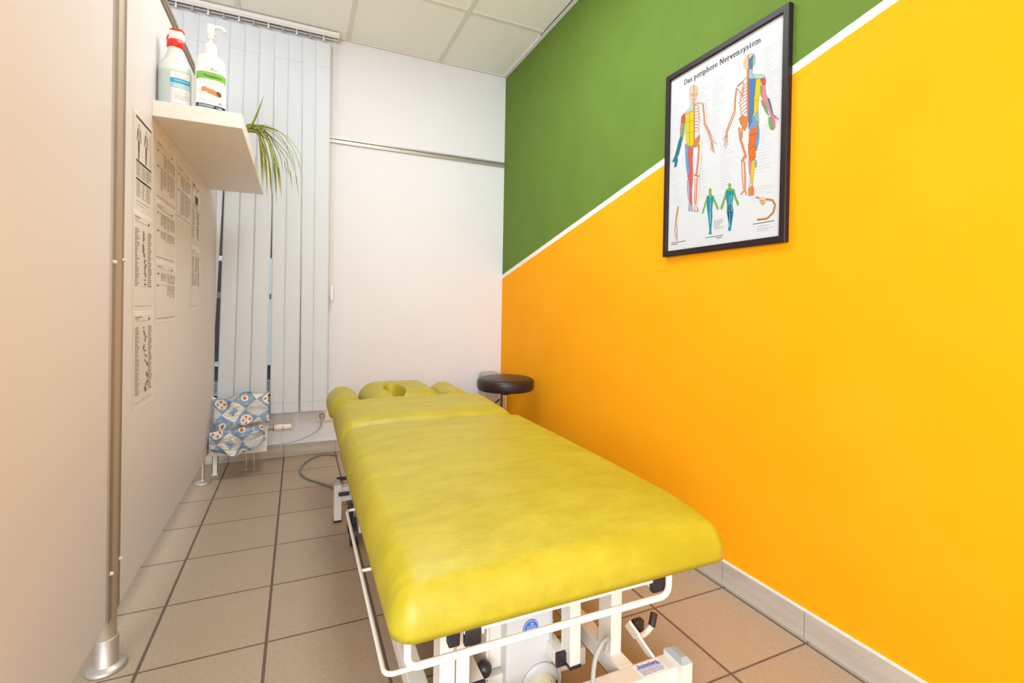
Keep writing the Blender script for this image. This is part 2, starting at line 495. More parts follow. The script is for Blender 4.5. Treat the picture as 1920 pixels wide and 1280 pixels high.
STROKES = [
('orange',2.2,'298 1146 340 1144 390 1118'),
('orange',4,'388 1112 400 1036 406 958'),
('orange',2.2,'408 954 446 878 476 804'),
('orange',2.2,'422 954 464 864 486 810'),
('orange',1.3,'474 804 470 748'),
('orange',1.3,'478 804 484 734'),
('orange',1.3,'484 804 508 714'),
('orange',1.3,'488 808 526 774'),
('orange',1.3,'482 802 496 724'),
('orange',3,'300 1156 310 822'),
('bone',1.2,'340 1144 412 1110 428 1026 422 960 486 844 504 806'),
('brown',1,'292 1304 304 818'),
('brown',1,'208 1040 298 1024'),
('brown',1,'216 958 300 934'),
('brown',1,'250 1104 260 834'),
('brown',1,'300 1226 320 1228 324 1212 302 1216'),
('brown',1,'260 1242 282 1236 284 1218 260 1232'),
('brown',1,'278 1192 312 1180'),
('orange',5,'356 812 350 708 336 600'),
('orange',2.5,'314 816 360 818'),
('orange',4,'316 602 366 580'),
('orange',3.5,'344 574 342 480 334 370'),
('orange',2,'322 578 324 484 320 382'),
('orange',2.5,'326 362 320 326 362 318 346 354'),
('bone',1.2,'386 850 388 724 366 576 372 474 352 358'),
('orange',5,'780 1202 782 1072 788 846'),
('orange',4,'690 1110 680 1038 678 958'),
('orange',2.4,'682 948 648 882 614 826'),
('orange',2.2,'668 956 632 888 606 832'),
('orange',1.3,'614 826 580 784'),
('orange',1.3,'612 824 592 744'),
('orange',1.3,'614 822 606 722'),
('orange',1.3,'618 822 622 740'),
('orange',1.6,'692 1120 748 1130 744 1032 698 1106'),
('orange',1.5,'696 1126 770 1152'),
('orange',4.5,'718 828 730 748 780 612'),
('orange',4,'742 820 742 750'),
('brown',1,'782 1304 796 782'),
('brown',1,'836 964 866 966'),
('brown',1,'802 750 866 744'),
('brown',1,'800 658 850 662'),
('brown',1,'844 1112 838 1038 832 966 830 888'),
('orange',6,'770 618 748 592'),
('orange',3.5,'766 584 774 494 778 394'),
('orange',2,'746 590 750 500 764 396'),
('orange',3,'744 366 776 390 790 354'),
('white',1.2,'476 410 480 318'),
('white',1.2,'478 294 480 202'),
('white',1.2,'656 254 656 152'),
('gold',4,'940 294 986 278 1004 246 992 198 948 168 878 172'),
('brown',1.3,'938 298 990 280 1010 244 996 194 948 164 876 168'),
('gold',3,'864 322 890 312'),
('brown',1.3,'896 296 916 284 928 288'),
('brown',1.3,'900 276 916 266 932 272'),
('gold',2.6,'148 396 134 344 126 282 144 216 144 136'),
('orange',1.3,'302 1134 330 1132 350 1106 340 1098'),
('orange',1.3,'304 1110 332 1106 352 1082 344 1074'),
('orange',1.3,'304 1086 336 1082 356 1056 346 1050'),
('orange',1.3,'304 1062 338 1056 360 1032 350 1024'),
('orange',1.3,'306 1038 340 1030 362 1008 352 1000'),
('orange',1.3,'306 1014 338 1006 360 984 350 978'),
('orange',1.3,'306 990 338 982 358 962 348 954'),
('orange',1.3,'308 966 336 958 356 940 348 932'),
('orange',1.3,'308 942 336 934 354 916 346 908'),
('orange',1.3,'780 1116 756 1108 732 1090 740 1074'),
('orange',1.3,'780 1092 754 1084 726 1068 736 1052'),
('orange',1.3,'782 1068 752 1062 722 1046 732 1030'),
('orange',1.3,'782 1044 750 1038 718 1024 726 1008'),
('orange',1.3,'782 1022 748 1016 712 1002 722 986'),
('orange',1.3,'782 998 750 992 718 976 728 958'),
('orange',1.3,'784 974 754 966 724 948 734 932'),
('orange',1.3,'784 950 758 942 730 922 740 908'),
('orange',1.3,'784 926 760 916 736 896 746 882'),
]


def text2d(s, size=1.0, bold=0.0, sx=1.0, space=1.0, align='LEFT'):
    cu = bpy.data.curves.new('t', 'FONT'); cu.body = s; cu.size = size; cu.offset = bold
    cu.space_character = space; cu.align_x = align; cu.resolution_u = 3
    o = bpy.data.objects.new('t', cu); me = o.to_mesh()
    me.calc_loop_triangles()
    vs = [(v.co.x * sx, v.co.y) for v in me.vertices]; fs = [tuple(t.vertices) for t in me.loop_triangles]
    o.to_mesh_clear(); bpy.data.objects.remove(o); bpy.data.curves.remove(cu)
    return vs, fs


# ================================================================== STRUCTURE
# floor
b = MB(); b.box(-3.2, XR + .02, -1.6, YB + .02, -.06, 0); struct(b.build('floor', 'floor_tiles'))
# right wall
b = MB(); b.box(XR, XR + .12, -1.6, YB + .25, -.05, ZC + .1); struct(b.build('wall_right', 'painted_wall'))
# back wall with the window opening
WX0, WX1, WZ0, WZ1 = -2.1, -.035, .405, 2.56
b = MB()
b.box(WX1, XR + .02, YB, YB + .24, -.05, ZC + .1)
b.box(-3.2, WX0, YB, YB + .24, -.05, ZC + .1)
b.box(WX0, WX1, YB, YB + .24, -.05, WZ0); b.box(WX0, WX1, YB, YB + .24, WZ1, ZC + .1)
struct(b.build('wall_back', 'white_paint'))
b = MB(); b.box(-3.32, -3.2, -1.6, YB + .24, -.05, ZC + .1); struct(b.build('wall_left', 'white_paint'))
# ceiling : panels in a T grid, narrow wall angle along the walls
b = MB()
b.box(-3.2, XR + .05, -1.6, YB + .05, ZC + .004, ZC + .1, 0)
xs = [.877 - .61 * k for k in range(7)]; ys = [2.662 - .61 * k for k in range(7)]
for x in xs: b.box(x - .012, x + .012, -1.6, YB, ZC - .001, ZC + .005, 1)
for y in ys: b.box(-3.2, XR - .02, y - .0115, y + .0115, ZC, ZC + .005, 1)
b.box(XR - .0255, XR - .022, -1.6, 2.70, ZC - .0004, ZC + .004, 2)  # dark strip painting the shadow gap beside the wall trim
struct(b.build('ceiling', ['ceiling_panel', 'ceiling_bar', 'ink_gap_dark']))
b = MB(); b.box(XR - .022, XR, -1.6, YB, ZC - .003, ZC + .004); struct(b.build('trim_1', 'white_paint', bevel=.0008))
b = MB(); b.box(-3.2, XR - .022, YB - .018, YB, ZC - .002, ZC + .004); struct(b.build('trim_2', 'ceiling_bar', bevel=.0008))
# skirting tiles
b = MB()
b.box(XR - .006, XR, -1.6, YB, 0, .081, 1)
y = 3.03
while y > -1.6:
    b.box(XR - .010, XR - .002, y - .2975, y, .004, .080, 0); y -= .30
b.box(XR - .010, XR - .002, 3.033, YB - .01, .004, .080, 0)
b.box(XR - .012, XR, -1.6, YB, 0, .005, 1); b.box(XR - .009, XR, -1.6, YB, .080, .0845, 2)
struct(b.build('baseboard_right', ['skirting_tile', 'grout', 'white_paint'], bevel=.0006))
b = MB()
b.box(-3.2, XR - .011, YB - .005, YB, 0, .081, 1)
x = -.0708 - .3 * 10
while x < XR:
    b.box(x + .0015, min(x + .2985, XR - .011), YB - .009, YB - .002, .004, .080, 0); x += .3
b.box(-3.2, XR - .011, YB - .007, YB, .080, .083, 2)
struct(b.build('baseboard_back', ['skirting_tile', 'grout', 'white_paint'], bevel=.0006))

# window : plastic frame with panes, and an added house backdrop to darken the blind gaps
fy0, fy1 = YB + .10, YB + .16
wf = MB()
wf.box(WX0, WX1, fy0, fy1, WZ0, WZ0 + .06); wf.box(WX0, WX1, fy0, fy1, WZ1 - .06, WZ1)
wf.box(WX0, WX0 + .06, fy0, fy1, WZ0, WZ1); wf.box(WX1 - .055, WX1, fy0, fy1, WZ0, WZ1)
for x in (-.80, -1.45): wf.box(x - .035, x + .035, fy0, fy1, WZ0, WZ1)
wf.box(WX0, WX1, fy0, fy1, .985, 1.02)
win = struct(wf.build('window_1', 'window_plastic', bevel=.003))
for x0, x1 in ((WX0 + .06, -1.485), (-1.415, -.835), (-.765, WX1 - .055)):
    for z0, z1 in ((WZ0 + .06, .985), (1.02, WZ1 - .06)):
        MB().box(x0, x1, fy0 + .027, fy0 + .033, z0, z1).build('pane', 'window_glass', win)
b = MB(); b.box(WX0 - .02, WX1 + .0, YB - .0, YB + .10, WZ0 - .02, WZ0 + .005); s_ = b.build('window_sill', 'white_board', win, bevel=.002)
b = MB()
b.box(-9, 7, 6.6, 6.9, -1, 7, 0)
for i in range(9):
    for j in range(3):
        x = -8 + i * 1.7; z = .2 + j * 2.1
        b.box(x, x + .9, 6.54, 6.6, z, z + 1.3, 1); b.box(x + .06, x + .84, 6.52, 6.54, z + .06, z + 1.24, 2)
o = b.build('house_backdrop', ['facade', 'window_plastic', 'ink_gap_dark'])
tag(o, 'added dark house backdrop outside that keeps the gaps between the blind slats dark', 'backdrop')
b = MB(); b.box(-9, 7, YB + .3, 6.6, -.6, -.5); struct(b.build('trim_3', 'facade'))

# ================================================================== VERTICAL BLIND
vb = thing('vertical_blind', 'white fabric vertical blind hanging closed before the tall window', 'blind', (-.9, 3.25, 0))
b = MB()
b.box(-2.2, .204, 3.215, 3.275, ZC - .026, ZC - .004, 0)
b.box(-2.2, .204, 3.222, 3.232, ZC - .034, ZC - .026, 0); b.box(-2.2, .204, 3.258, 3.268, ZC - .034, ZC - .026, 0)
b.box(-2.2, .2035, 3.232, 3.258, ZC - .030, ZC - .026, 1)
b.build('headrail', ['white_plastic', 'dark_aluminium'], vb, bevel=.001)
MB().box(.204, .212, 3.213, 3.277, ZC - .036, ZC - .003).build('end_cap', 'ivory_plastic', vb, bevel=.001)
tops = [.121 - .0772 * k for k in range(22)]
bots = {0: .1315, 1: .0625, 2: -.0355, 3: -.1055, 4: -.2155, 5: -.3005, 6: -.384, 7: -.507, 8: -.585}
for k, xt in enumerate(tops):
    xb = bots.get(k, xt - .028); zb = .289 if k < 8 else .40
    ang = .07 + random.uniform(-.02, .02)
    if k in (1, 4, 5): ang += .03
    b = MB(); n = 8; vs = []
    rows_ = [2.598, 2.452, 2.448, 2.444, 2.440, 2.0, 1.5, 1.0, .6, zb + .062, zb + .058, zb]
    for zi in rows_:
        f = (2.598 - zi) / 2.3; xc = xt * (1 - f) + xb * f
        for side in (0, 1):
            for i in range(n + 1):
                t = -1 + 2 * i / n
                vs.append((xc + t * .0445 * cos(ang), 3.249 + t * .0445 * sin(ang) - .0035 * (1 - t * t) + side * .0011, zi))
    m_ = 2 * (n + 1); fs = []; mis = []
    for r_ in range(len(rows_) - 1):
        hem_lintel_shade = 1 if (r_ in (2,) and k % 3 != 1) or r_ == 9 else 0  # upper band paints the lintel's shade through the slats, lower is the hem
        for side in (0, 1):
            for i in range(n):
                q = r_ * m_ + side * (n + 1) + i
                b.add([vs[q], vs[q + 1], vs[q + m_ + 1], vs[q + m_]], [(0, 1, 2, 3)], hem_lintel_shade, True)
        for e in (0, n):
            q = r_ * m_ + e
            b.add([vs[q], vs[q + n + 1], vs[q + n + 1 + m_], vs[q + m_]], [(0, 1, 2, 3)], 0)
    b.build('slat', ['blind_fabric', 'hem_lintel_shade'], vb, weld=True)
    if k < 13:
        c_ = MB(); c_.box(xt - .004, xt + .004, 3.240, 3.250, 2.606, ZC - .026); c_.cyl((xt, 3.238, 2.612), (xt, 3.252, 2.612), .006, 10)
        c_.build('slat_hanger', 'grey_cap' if k % 2 else 'white_plastic', vb)
b = MB()
for dx in (-.004, .004):
    b.tube(spline([(.188 + dx, 3.235, ZC - .03), (.189 + dx, 3.24, 2.0), (.1905 + dx * .6, 3.25, 1.4), (.1915 + dx * .2, 3.25, 1.075)]), .0011, 6)
b.build('cord', 'ivory_plastic', vb)
b = MB(); b.box(.183, .200, 3.243, 3.257, .985, 1.078); b.build('cord_weight', 'white_plastic', vb, bevel=.003)
b = MB(); b.tube([(-.088, 3.25, .295), (-.088, 3.26, .20), (-.087, 3.262, .085)], .0012, 6)
b.tube([(-.087, 3.262, .085), (-.095, 3.25, .045), (-.083, 3.25, .045)], .002, 6); b.build('chain', 'ivory_plastic', vb)

# aluminium rail on the back wall
b = MB(); b.box(.14, XR, YB - .004, YB, 1.999, 2.034); b.box(.14, XR, YB - .013, YB, 2.030, 2.0345); b.box(.14, XR, YB - .013, YB, 1.9985, 2.002)
b.box(.14, XR, YB - .0135, YB - .0115, 2.024, 2.034); b.box(.14, XR, YB - .0135, YB - .0115, 1.9985, 2.006)
rl = tag(b.build('picture_rail', 'aluminium', bevel=.0004), 'aluminium picture rail running across the white back wall', 'rail')
for x in (1.095, .62): MB().cyl((x, YB - .004, 2.015), (x, YB - .009, 2.015), .004, 12).build('screw', 'chrome', rl)

# ================================================================== PARTITION
XP = -.435
pw = thing('room_divider', 'cream laminate room divider on aluminium posts along the left side', 'divider', (-.445, 1.575, 0))
MB().box(XP - .018, XP, .36, 1.530, .14, 1.968).build('panel', 'laminate', pw, bevel=.001)
MB().box(XP - .018, XP, 1.604, 3.18, .14, 1.968).build('panel', 'laminate', pw, bevel=.001)
for y0, y1 in ((1.519, 1.545), (1.588, 1.608)):
    b = MB(); b.box(XP - .021, XP + .0035, y0, y1, .14, 1.968)
    e_ = b.build('edge_profile', 'dark_aluminium', pw, bevel=.0008)
MB().box(XP - .002, XP + .004, 1.5155, 1.519, .14, 1.968).build('edge_profile', 'aluminium', pw)
MB().box(XP - .021, XP + .001, 3.180, 3.190, .14, 1.968).build('edge_profile', 'aluminium', pw, bevel=.0008)
for y0, y1 in ((.36, 1.53), (1.60, 3.19)):
    b = MB(); b.box(XP - .024, XP + .006, y0, y1, 1.968, 2.002); b.box(XP + .006, XP + .008, y0, y1, 1.981, 1.989)
    b.build('top_rail', 'dark_aluminium', pw, bevel=.001)
b = MB(); b.lathe([(0, 0), (.041, 0), (.041, .005), (.036, .010), (.016, .013), (.0105, .016), (.0095, .020)], (-.451, 2.975, 0), 40); b.build('foot', 'aluminium', pw)
b = MB(); b.cyl((-.451, 2.975, .018), (-.451, 2.975, .150), .0092, 24); b.build('post', 'aluminium', pw)
for yy in (.34, 1.567):
    b = MB(); b.lathe([(0, .0), (.044, 0), (.044, .006), (.040, .011), (.028, .014), (.0255, .016), (.0255, .082), (.0245, .084), (.0205, .084)], (-.447, yy, 0), 40)
    b.build('foot', 'aluminium', pw)
    b = MB(); b.lathe([(.0205, .084), (.0205, 1.99), (.018, 2.0), (0, 2.0)], (-.447, yy, 0), 40); b.build('post', 'post_metal', pw)
for yy, zz in ((1.527, 1.061), (1.598, 1.071), (1.533, .262), (1.601, .268)):
    MB().cyl((XP + .0035, yy, zz), (XP + .010, yy, zz), .005, 14, r2=.004).build('screw', 'white_plastic', pw)

# printed sheets taped to the divider
def sheet(label, y0, y1, z0, z1, draw, group=None, skew=0.0, lay=0):
    b = MB(); xx = XP + .0006 + lay * .0008
    def q(a0, a1, c0, c1, mi, dx):
        """rectangle in sheet units: a across 0..1 , c down 0..1"""
        Y0_, Y1_ = y0 + (y1 - y0) * a0, y0 + (y1 - y0) * a1
        Z1_, Z0_ = z1 - (z1 - z0) * c0, z1 - (z1 - z0) * c1
        b.add([(xx + dx, Y0_ + skew * c1, Z0_), (xx + dx, Y1_ + skew * c1, Z0_), (xx + dx, Y1_ + skew * c0, Z1_), (xx + dx, Y0_ + skew * c0, Z1_)], [(0, 1, 2, 3)], mi)
    b.box(xx - .0004, xx, y0, y1, z0, z1, 0)
    q(0, 1, 0, 1, 6, .0002); q(.03, .97, .025, .975, 0, .0004)
    draw(q, b, xx + .0008)
    o = b.build('laminated_sheet', ['paper', 'ink', 'ink_gap_dark', 'ink_soft', 'ink_green', 'ink_red', 'paper_frame'])
    return tag(o, label, 'sheet', group)


R_ = random.Random(3)
def lines(q, a0, a1, c0, c1, n, mi=1, h=.38, fill=.9):
    st = (c1 - c0) / n
    for i in range(n):
        a = a0; c = c0 + i * st
        end = a0 + (a1 - a0) * R_.uniform(fill - .45, fill + .1)
        while a < end:
            w_ = R_.uniform(.012, .05); q(a, min(a + w_, a1), c, c + st * h, mi, .0007); a += w_ + .008
def heading(q, c, right=True):
    lines(q, .08, .42, c, c + .018, 1, 1, .6, 1.0); lines(q, .08, .30, c + .022, c + .036, 1, 1, .5, 1.0)
    q(.08, .78, c + .045, c + .0485, 1, .0007)
    for k in range(5): q(.72 + k * .022, .735 + k * .022, c + .012 + abs(k - 2) * .008, c + .05 - abs(k - 2) * .006, 1, .0008)
def body_fig(b, xx, cy, top, h, green):
    """little dark outline of a person"""
    import_pts = [(0, 0, .022, .06), ]
    def P(dy, dz): return (xx, cy + dy * h, top - dz * h)
    def poly(pts, mi): b.add([P(*p) for p in pts], [tuple(range(len(pts)))], mi)
    poly([(-.03, .02), (0, 0), (.03, .02), (.03, .08), (0, .12), (-.03, .08)], 1)
    poly([(-.10, .14), (.10, .14), (.09, .30), (.07, .48), (-.07, .48), (-.09, .30)], 3)
    poly([(-.10, .14), (-.13, .17), (-.20, .50), (-.17, .51), (-.09, .25)], 2)
    poly([(.10, .14), (.13, .17), (.20, .50), (.17, .51), (.09, .25)], 2)
    poly([(-.07, .48), (0, .48), (-.02, .98), (-.06, .98)], 2); poly([(0, .48), (.07, .48), (.06, .98), (.02, .98)], 1)
def draw_body(q, b, xx):
    for c in (.045, .475, .655): q(.13, .90, c, c + .022, 2, .0007); lines(q, .42, .62, c + .006, c + .016, 1, 0, .9, 1)
    body_fig(b, xx, 1.735, 1.482, .108, False); body_fig(b, xx, 1.808, 1.484, .108, True)
    for k in range(18): q(.80, .80 + R_.uniform(.05, .11), .10 + k * .02, .107 + k * .02, 3, .0007)
    for a0, a1 in ((.14, .40), (.42, .58), (.62, .92)):
        lines(q, a0, a1, .51, .64, 9, 1, .4); lines(q, a0, a1, .69, .85, 11, 1, .4)
    for k in range(9): q(.14, .92, .515 + k * .0145, .517 + k * .0145, 3, .0006)
    q(.13, .78, .885, .890, 1, .0007); q(.13, .6, .92, .923, 5, .0007)
def chart(c0, c1, n, seed, w0=.5):
    rr = random.Random(seed)
    def d_(q, b, xx):
        heading(q, .04)
        pos = w0
        for k in range(n):
            c = c0 + (c1 - c0) * k / n; h = (c1 - c0) / n
            q(.08, .08 + rr.uniform(.1, .22), c, c + h * .42, 1, .0007)
            q(.08, .92, c + h * .55, c + h * .62, 3, .0006)
            q(.72, .72 + rr.uniform(.12, .22), c, c + h * .42, 1, .0007)
            pos = min(.66, max(.42, pos + rr.choice((-.05, 0, 0, 0, .05, .03, -.03))))
            if rr.random() > .14: q(pos, pos + rr.choice((.05, .08, .08, .10)), c, c + h, 1, .0008)
        q(.08, .92, .93, .934, 1, .0007)
    return d_
def table(rows_, cut=1.0):
    def d_(q, b, xx):
        heading(q, .07)
        c = .20
        for r_ in rows_:
            q(.07, .93, c - .012, c - .006, 3, .0007)
            lines(q, .07, .16, c, c + .02, 1, 2, .9, 1)
            for a in (.24, .38, .54, .68, .82):
                if R_.random() > .12: lines(q, a, a + .12, c, c + r_ * R_.uniform(.7, 1), int(r_ * 34), 1, .45, .95)
            c += r_ + .03
        q(.05, .95, .93, .938, 2, .0007)
    return d_
sheet('laminated body chart with two small figures, topmost sheet nearest the aluminium post', 1.680, 1.880, 1.222, 1.512, draw_body, skew=.010)
sheet('laminated bar chart sheet directly below the sheet with body figures', 1.690, 1.892, .927, 1.222, chart(.16, .74, 26, 5), skew=.010)
sheet('laminated bar chart sheet, lowest of the column nearest the post', 1.702, 1.910, .640, .927, chart(.15, .86, 34, 9, .46), skew=.008)
sheet('wide text table sheet just under the front part of the shelf', 1.910, 2.198, 1.300, 1.508, table([.22, .40]), skew=.004)
sheet('wide text table sheet, middle one of the second column', 1.920, 2.206, 1.098, 1.300, table([.26, .16]), skew=.004)
sheet('wide text table sheet at the bottom of the second column', 1.930, 2.216, .890, 1.098, table([.16, .22]), skew=.006)
sheet('wide text table sheet hanging alone in the third column', 2.214, 2.482, 1.282, 1.506, table([.24, .44]), skew=.004)
def draw_dark(q, b, xx):
    heading(q, .05); q(.35, .72, .2, .32, 2, .0008); lines(q, .1, .9, .34, .40, 3, 1, .4)
    chart(.42, .86, 18, 21, .5)(q, b, xx)
sheet('upright sheet with a dark picture block, upper one in the farthest column', 2.505, 2.690, 1.205, 1.500, draw_dark)
sheet('upright bar chart sheet, lower one in the farthest column', 2.510, 2.702, .925, 1.205, chart(.14, .62, 24, 33, .5))

# ================================================================== SHELF and what stands on it
b = MB(); b.box(XP, -.1835, 1.869, 2.965, 1.5535, 1.6035)
tag(b.build('wall_shelf', 'white_board', bevel=.0015), 'thick white floating shelf fixed to the cream divider', 'shelf')
ZS = 1.6035

def ell(az, rx, ry, h, c, rot, off=0, power=1):
    ca, sa = cos(az), sin(az)
    ca = math.copysign(abs(ca) ** power, ca); sa = math.copysign(abs(sa) ** power, sa)
    p = Vector((ca * (rx + off), sa * (ry + off), h))
    p = Matrix.Rotation(rot, 3, 'Z') @ p
    return Vector(c) + p
def patch(b, az0, az1, h0, h1, rx, ry, c, rot, mi, off, power=1, n=10, curve=0.0):
    vs = []
    for i in range(n + 1):
        t = i / n; az = az0 + (az1 - az0) * t; sag = curve * (2 * t - 1) ** 2
        vs += [ell(az, rx, ry, h0 + sag, c, rot, off, power), ell(az, rx, ry, h1 + sag, c, rot, off, power)]
    b.add(vs, [(2 * i, 2 * i + 2, 2 * i + 3, 2 * i + 1) for i in range(n)], mi, True)
def wraptext(b, s, size, azc, h, rx, ry, c, rot, mi, off, power=1, sx=1.0, bold=0, kaz=None):
    vs, fs = text2d(s, size, bold, sx, align='CENTER')
    k = kaz or 1 / max(rx, ry)
    b.add([ell(azc + x * k, rx, ry, h + y, c, rot, off, power) for x, y in vs], fs, mi)

# spray bottle
SC = (-.3865, 1.925, ZS); sb = thing('spray_bottle', 'translucent spray bottle with red and white trigger head on the shelf', 'bottle', SC)
rx, ry = .047, .031
prof = [(.90, 0), (1, .006), (1, .06), (1, .100), (1, .118), (.97, .132), (.86, .146), (.68, .160), (.52, .176), (.44, .192), (.42, .205)]
for part_, lo_, hi_, mt_ in (('body', 0, 4, 'liquid_blue'), ('upper_body', 4, 10, 'frosted_plastic')):
    b = MB(); pr = prof[lo_:hi_ + 1]; n = 40
    vs = [ell(2 * pi * k / n, rx * f, (ry * f if f > .7 else ry * f * (1 + (.7 - f) * 1.6)), h, SC, 0) for f, h in pr for k in range(n)]
    b.add(vs, [(i * n + k, i * n + (k + 1) % n, (i + 1) * n + (k + 1) % n, (i + 1) * n + k) for i in range(len(pr) - 1) for k in range(n)], 0, True)
    if lo_ == 0: b.add(vs[:n], [tuple(range(n))[::-1]])
    o = b.build('body' if lo_ == 0 else 'shoulder', mt_, sb)
b = MB(); a0, a1 = radians(-98), radians(-22)
patch(b, a0, a1, .006, .112, rx, ry, SC, 0, 0, .0006)
patch(b, a0, a1, .076, .092, rx, ry, SC, 0, 2, .0010); patch(b, a0, a1, .060, .076, rx, ry, SC, 0, 3, .0010)
patch(b, a0, a0 + .14, .006, .060, rx, ry, SC, 0, 1, .0010); patch(b, a0, a1, .006, .012, rx, ry, SC, 0, 1, .0012)
for k in range(26):
    t0, t1 = 2 * pi * k / 26, 2 * pi * (k + 1) / 26; am = (a0 + a1) / 2
    pts = []
    for t, rr in ((t0, 1), (t1, 1), (t1, .82), (t0, .82)): pts.append(ell(am + cos(t) * .42 * rr, rx, ry, .101 + sin(t) * .006 * rr, SC, 0, .0012))
    b.add(pts, [(0, 1, 2, 3)], 1)
R_.seed(11)
for zz, mi in ((.0835, 0), (.072, 0), (.067, 0), (.063, 0), (.050, 1), (.044, 1), (.036, 4), (.030, 4), (.024, 4)):
    a = a0 + .22
    while a < a1 - .15:
        w_ = R_.uniform(.04, .12); patch(b, a, a + w_, zz, zz + .0022, rx, ry, SC, 0, mi, .0014, n=2); a += w_ + .03
b.build('label', ['label_white', 'label_pink', 'label_cyan', 'label_lightblue', 'ink_soft'], sb)
b = MB(); b.lathe([(.0215, .199), (.0235, .201), (.0235, .221), (.021, .224)], SC, 30); b.build('collar', 'red_plastic', sb)
b = MB()
x0_, y0_, z0_ = SC
b.rbox(x0_ - .017, x0_ + .024, y0_ - .016, y0_ + .016, z0_ + .222, z0_ + .255, .008, .008, .008, 6)
b.build('spray_head', 'white_plastic', sb)
b = MB(); b.rbox(x0_ - .015, x0_ + .025, y0_ - .013, y0_ + .013, z0_ + .249, z0_ + .264, .009, .008, .007, 6)
b.build('nozzle_cap', 'red_plastic', sb)
b = MB(); b.tube(spline([(x0_ - .012, y0_, z0_ + .250), (x0_ - .020, y0_ - .004, z0_ + .236), (x0_ - .022, y0_ - .004, z0_ + .222), (x0_ - .019, y0_, z0_ + .212)]), .0022, 8)
b.build('trigger', 'red_plastic', sb)

# lotion pump bottle
LC = (-.284, 1.912, ZS); lb = thing('pump_bottle', 'white massage lotion pump bottle with green label on the shelf', 'bottle', LC)
rx, ry, rot, pw_ = .0435, .025, radians(14), .62
prof = [(.93, 0), (1, .005), (1, .08), (1, .152), (.985, .164), (.93, .175), (.80, .184), (.55, .190), (.40, .192)]
b = MB(); n = 56
vs = [ell(2 * pi * (k + .5) / n, rx * f, ry * (f if f > .6 else f * 1.45), h, LC, rot, 0, pw_) for f, h in prof for k in range(n)]
b.add(vs, [(i * n + k, i * n + (k + 1) % n, (i + 1) * n + (k + 1) % n, (i + 1) * n + k) for i in range(len(prof) - 1) for k in range(n)], 0, True)
b.add(vs[:n], [tuple(range(n))[::-1]]); b.add(vs[-n:], [tuple(range(n))]); b.build('body', 'white_plastic', lb)
b = MB(); b.lathe([(.019, .190), (.0195, .193), (.0185, .222), (.0150, .231), (.009, .235), (.0065, .237), (.0065, .247), (.0095, .249), (.0105, .252), (.0095, .257), (.0085, .260), (.0085, .272)], LC, 28)
b.build('pump_collar', 'white_plastic', lb)
b = MB(); lx, ly, lz = LC
b.rbox(lx - .011, lx + .011, ly - .009, ly + .009, lz + .259, lz + .298, .004, .004, .004, 4)
b.tube(spline([(lx + .004, ly, lz + .290), (lx + .024, ly, lz + .293), (lx + .036, ly, lz + .290), (lx + .040, ly, lz + .280)]), .0060, 10)
b.build('pump_head', 'white_plastic', lb)
b = MB(); a0, a1 = radians(-152), radians(-8)
fx = lambda az: az
patch(b, a0, a1, .006, .140, rx, ry, LC, rot, 0, .0005, pw_, 24)
patch(b, a0, a1, .104, .128, rx, ry, LC, rot, 1, .0009, pw_, 24, curve=-.006)
patch(b, a0, a1, .008, .020, rx, ry, LC, rot, 2, .0009, pw_, 24)
mid = radians(-90)
def flat(b, pts, mi, off=.0013):
    """shape drawn on the broad front face: x across in metres, z height"""
    Rm = Matrix.Rotation(rot, 3, 'Z'); vs = []
    for x, h in pts:
        t = min(1, abs(x) / rx); yy = -ry * (1 - t ** (2 / pw_)) ** (pw_ / 2) - off
        vs.append(Vector(LC) + Rm @ Vector((x, yy, h)))
    b.add(vs, [tuple(range(len(pts)))], mi)
def ftext(b, s, size, xc, h, mi, sx=1, bold=0):
    vs, fs = text2d(s, size, bold, sx, align='CENTER'); Rm = Matrix.Rotation(rot, 3, 'Z'); out_ = []
    for x, y in vs:
        x += xc; t = min(1, abs(x) / rx); yy = -ry * (1 - t ** (2 / pw_)) ** (pw_ / 2) - .0016
        out_.append(Vector(LC) + Rm @ Vector((x, yy, h + y)))
    b.add(out_, fs, mi)
ftext(b, 'Massagelotion', .0115, .004, .111, 3, .82, 0); ftext(b, 'COSIMED', .0085, .004, .133, 4, .95)
ftext(b, '1 Liter', .0075, .024, .0105, 0, .85, .0002)
flat(b, [(.003, .144), (.006, .1415), (.003, .139), (0, .1415)], 4)
# massage picture: person lying face down, hair, petals
flat(b, [(-.028, .060), (-.027, .074), (-.018, .077), (-.004, .072), (.008, .072), (.016, .066), (.018, .058), (.010, .054), (-.006, .056), (-.014, .061)], 5)
flat(b, [(-.012, .061), (.004, .055), (.022, .050), (.026, .053), (.008, .060), (-.004, .064)], 5, .0016)
flat(b, [(.014, .066), (.020, .069), (.029, .065), (.031, .056), (.026, .050), (.019, .054), (.016, .060)], 6, .0018)
R_.seed(5)
for k in range(34):
    x = -.033 + k * .002; h = .046 + R_.uniform(-.004, .006) - max(0, x) * .15; flat(b, [(x, h), (x + .0016, h + .001), (x + .001, h + .003)], 7, .0014)
for k in range(8): flat(b, [(-.034 + R_.uniform(0, .005), .056 + k * .003), (-.031, .057 + k * .003), (-.032, .059 + k * .003)], 7, .0014)
for zz in (.098, .094, .090, .086, .038, .034, .030, .026):
    x = -.030
    while x < .032:
        w_ = R_.uniform(.002, .007)
        if R_.random() > .2: flat(b, [(x, zz), (min(x + w_, .036), zz), (min(x + w_, .036), zz + .0011), (x, zz + .0011)], 8, .0011)
        x += w_ + .0014
for zz in (.015, .0115):
    x = -.034
    while x < .008:
        w_ = R_.uniform(.002, .006); flat(b, [(x, zz), (x + w_, zz), (x + w_, zz + .0015), (x, zz + .0015)], 0, .0013); x += w_ + .001
flat(b, [(.022, .024), (.033, .024), (.033, .032), (.022, .032)], 8, .0012)
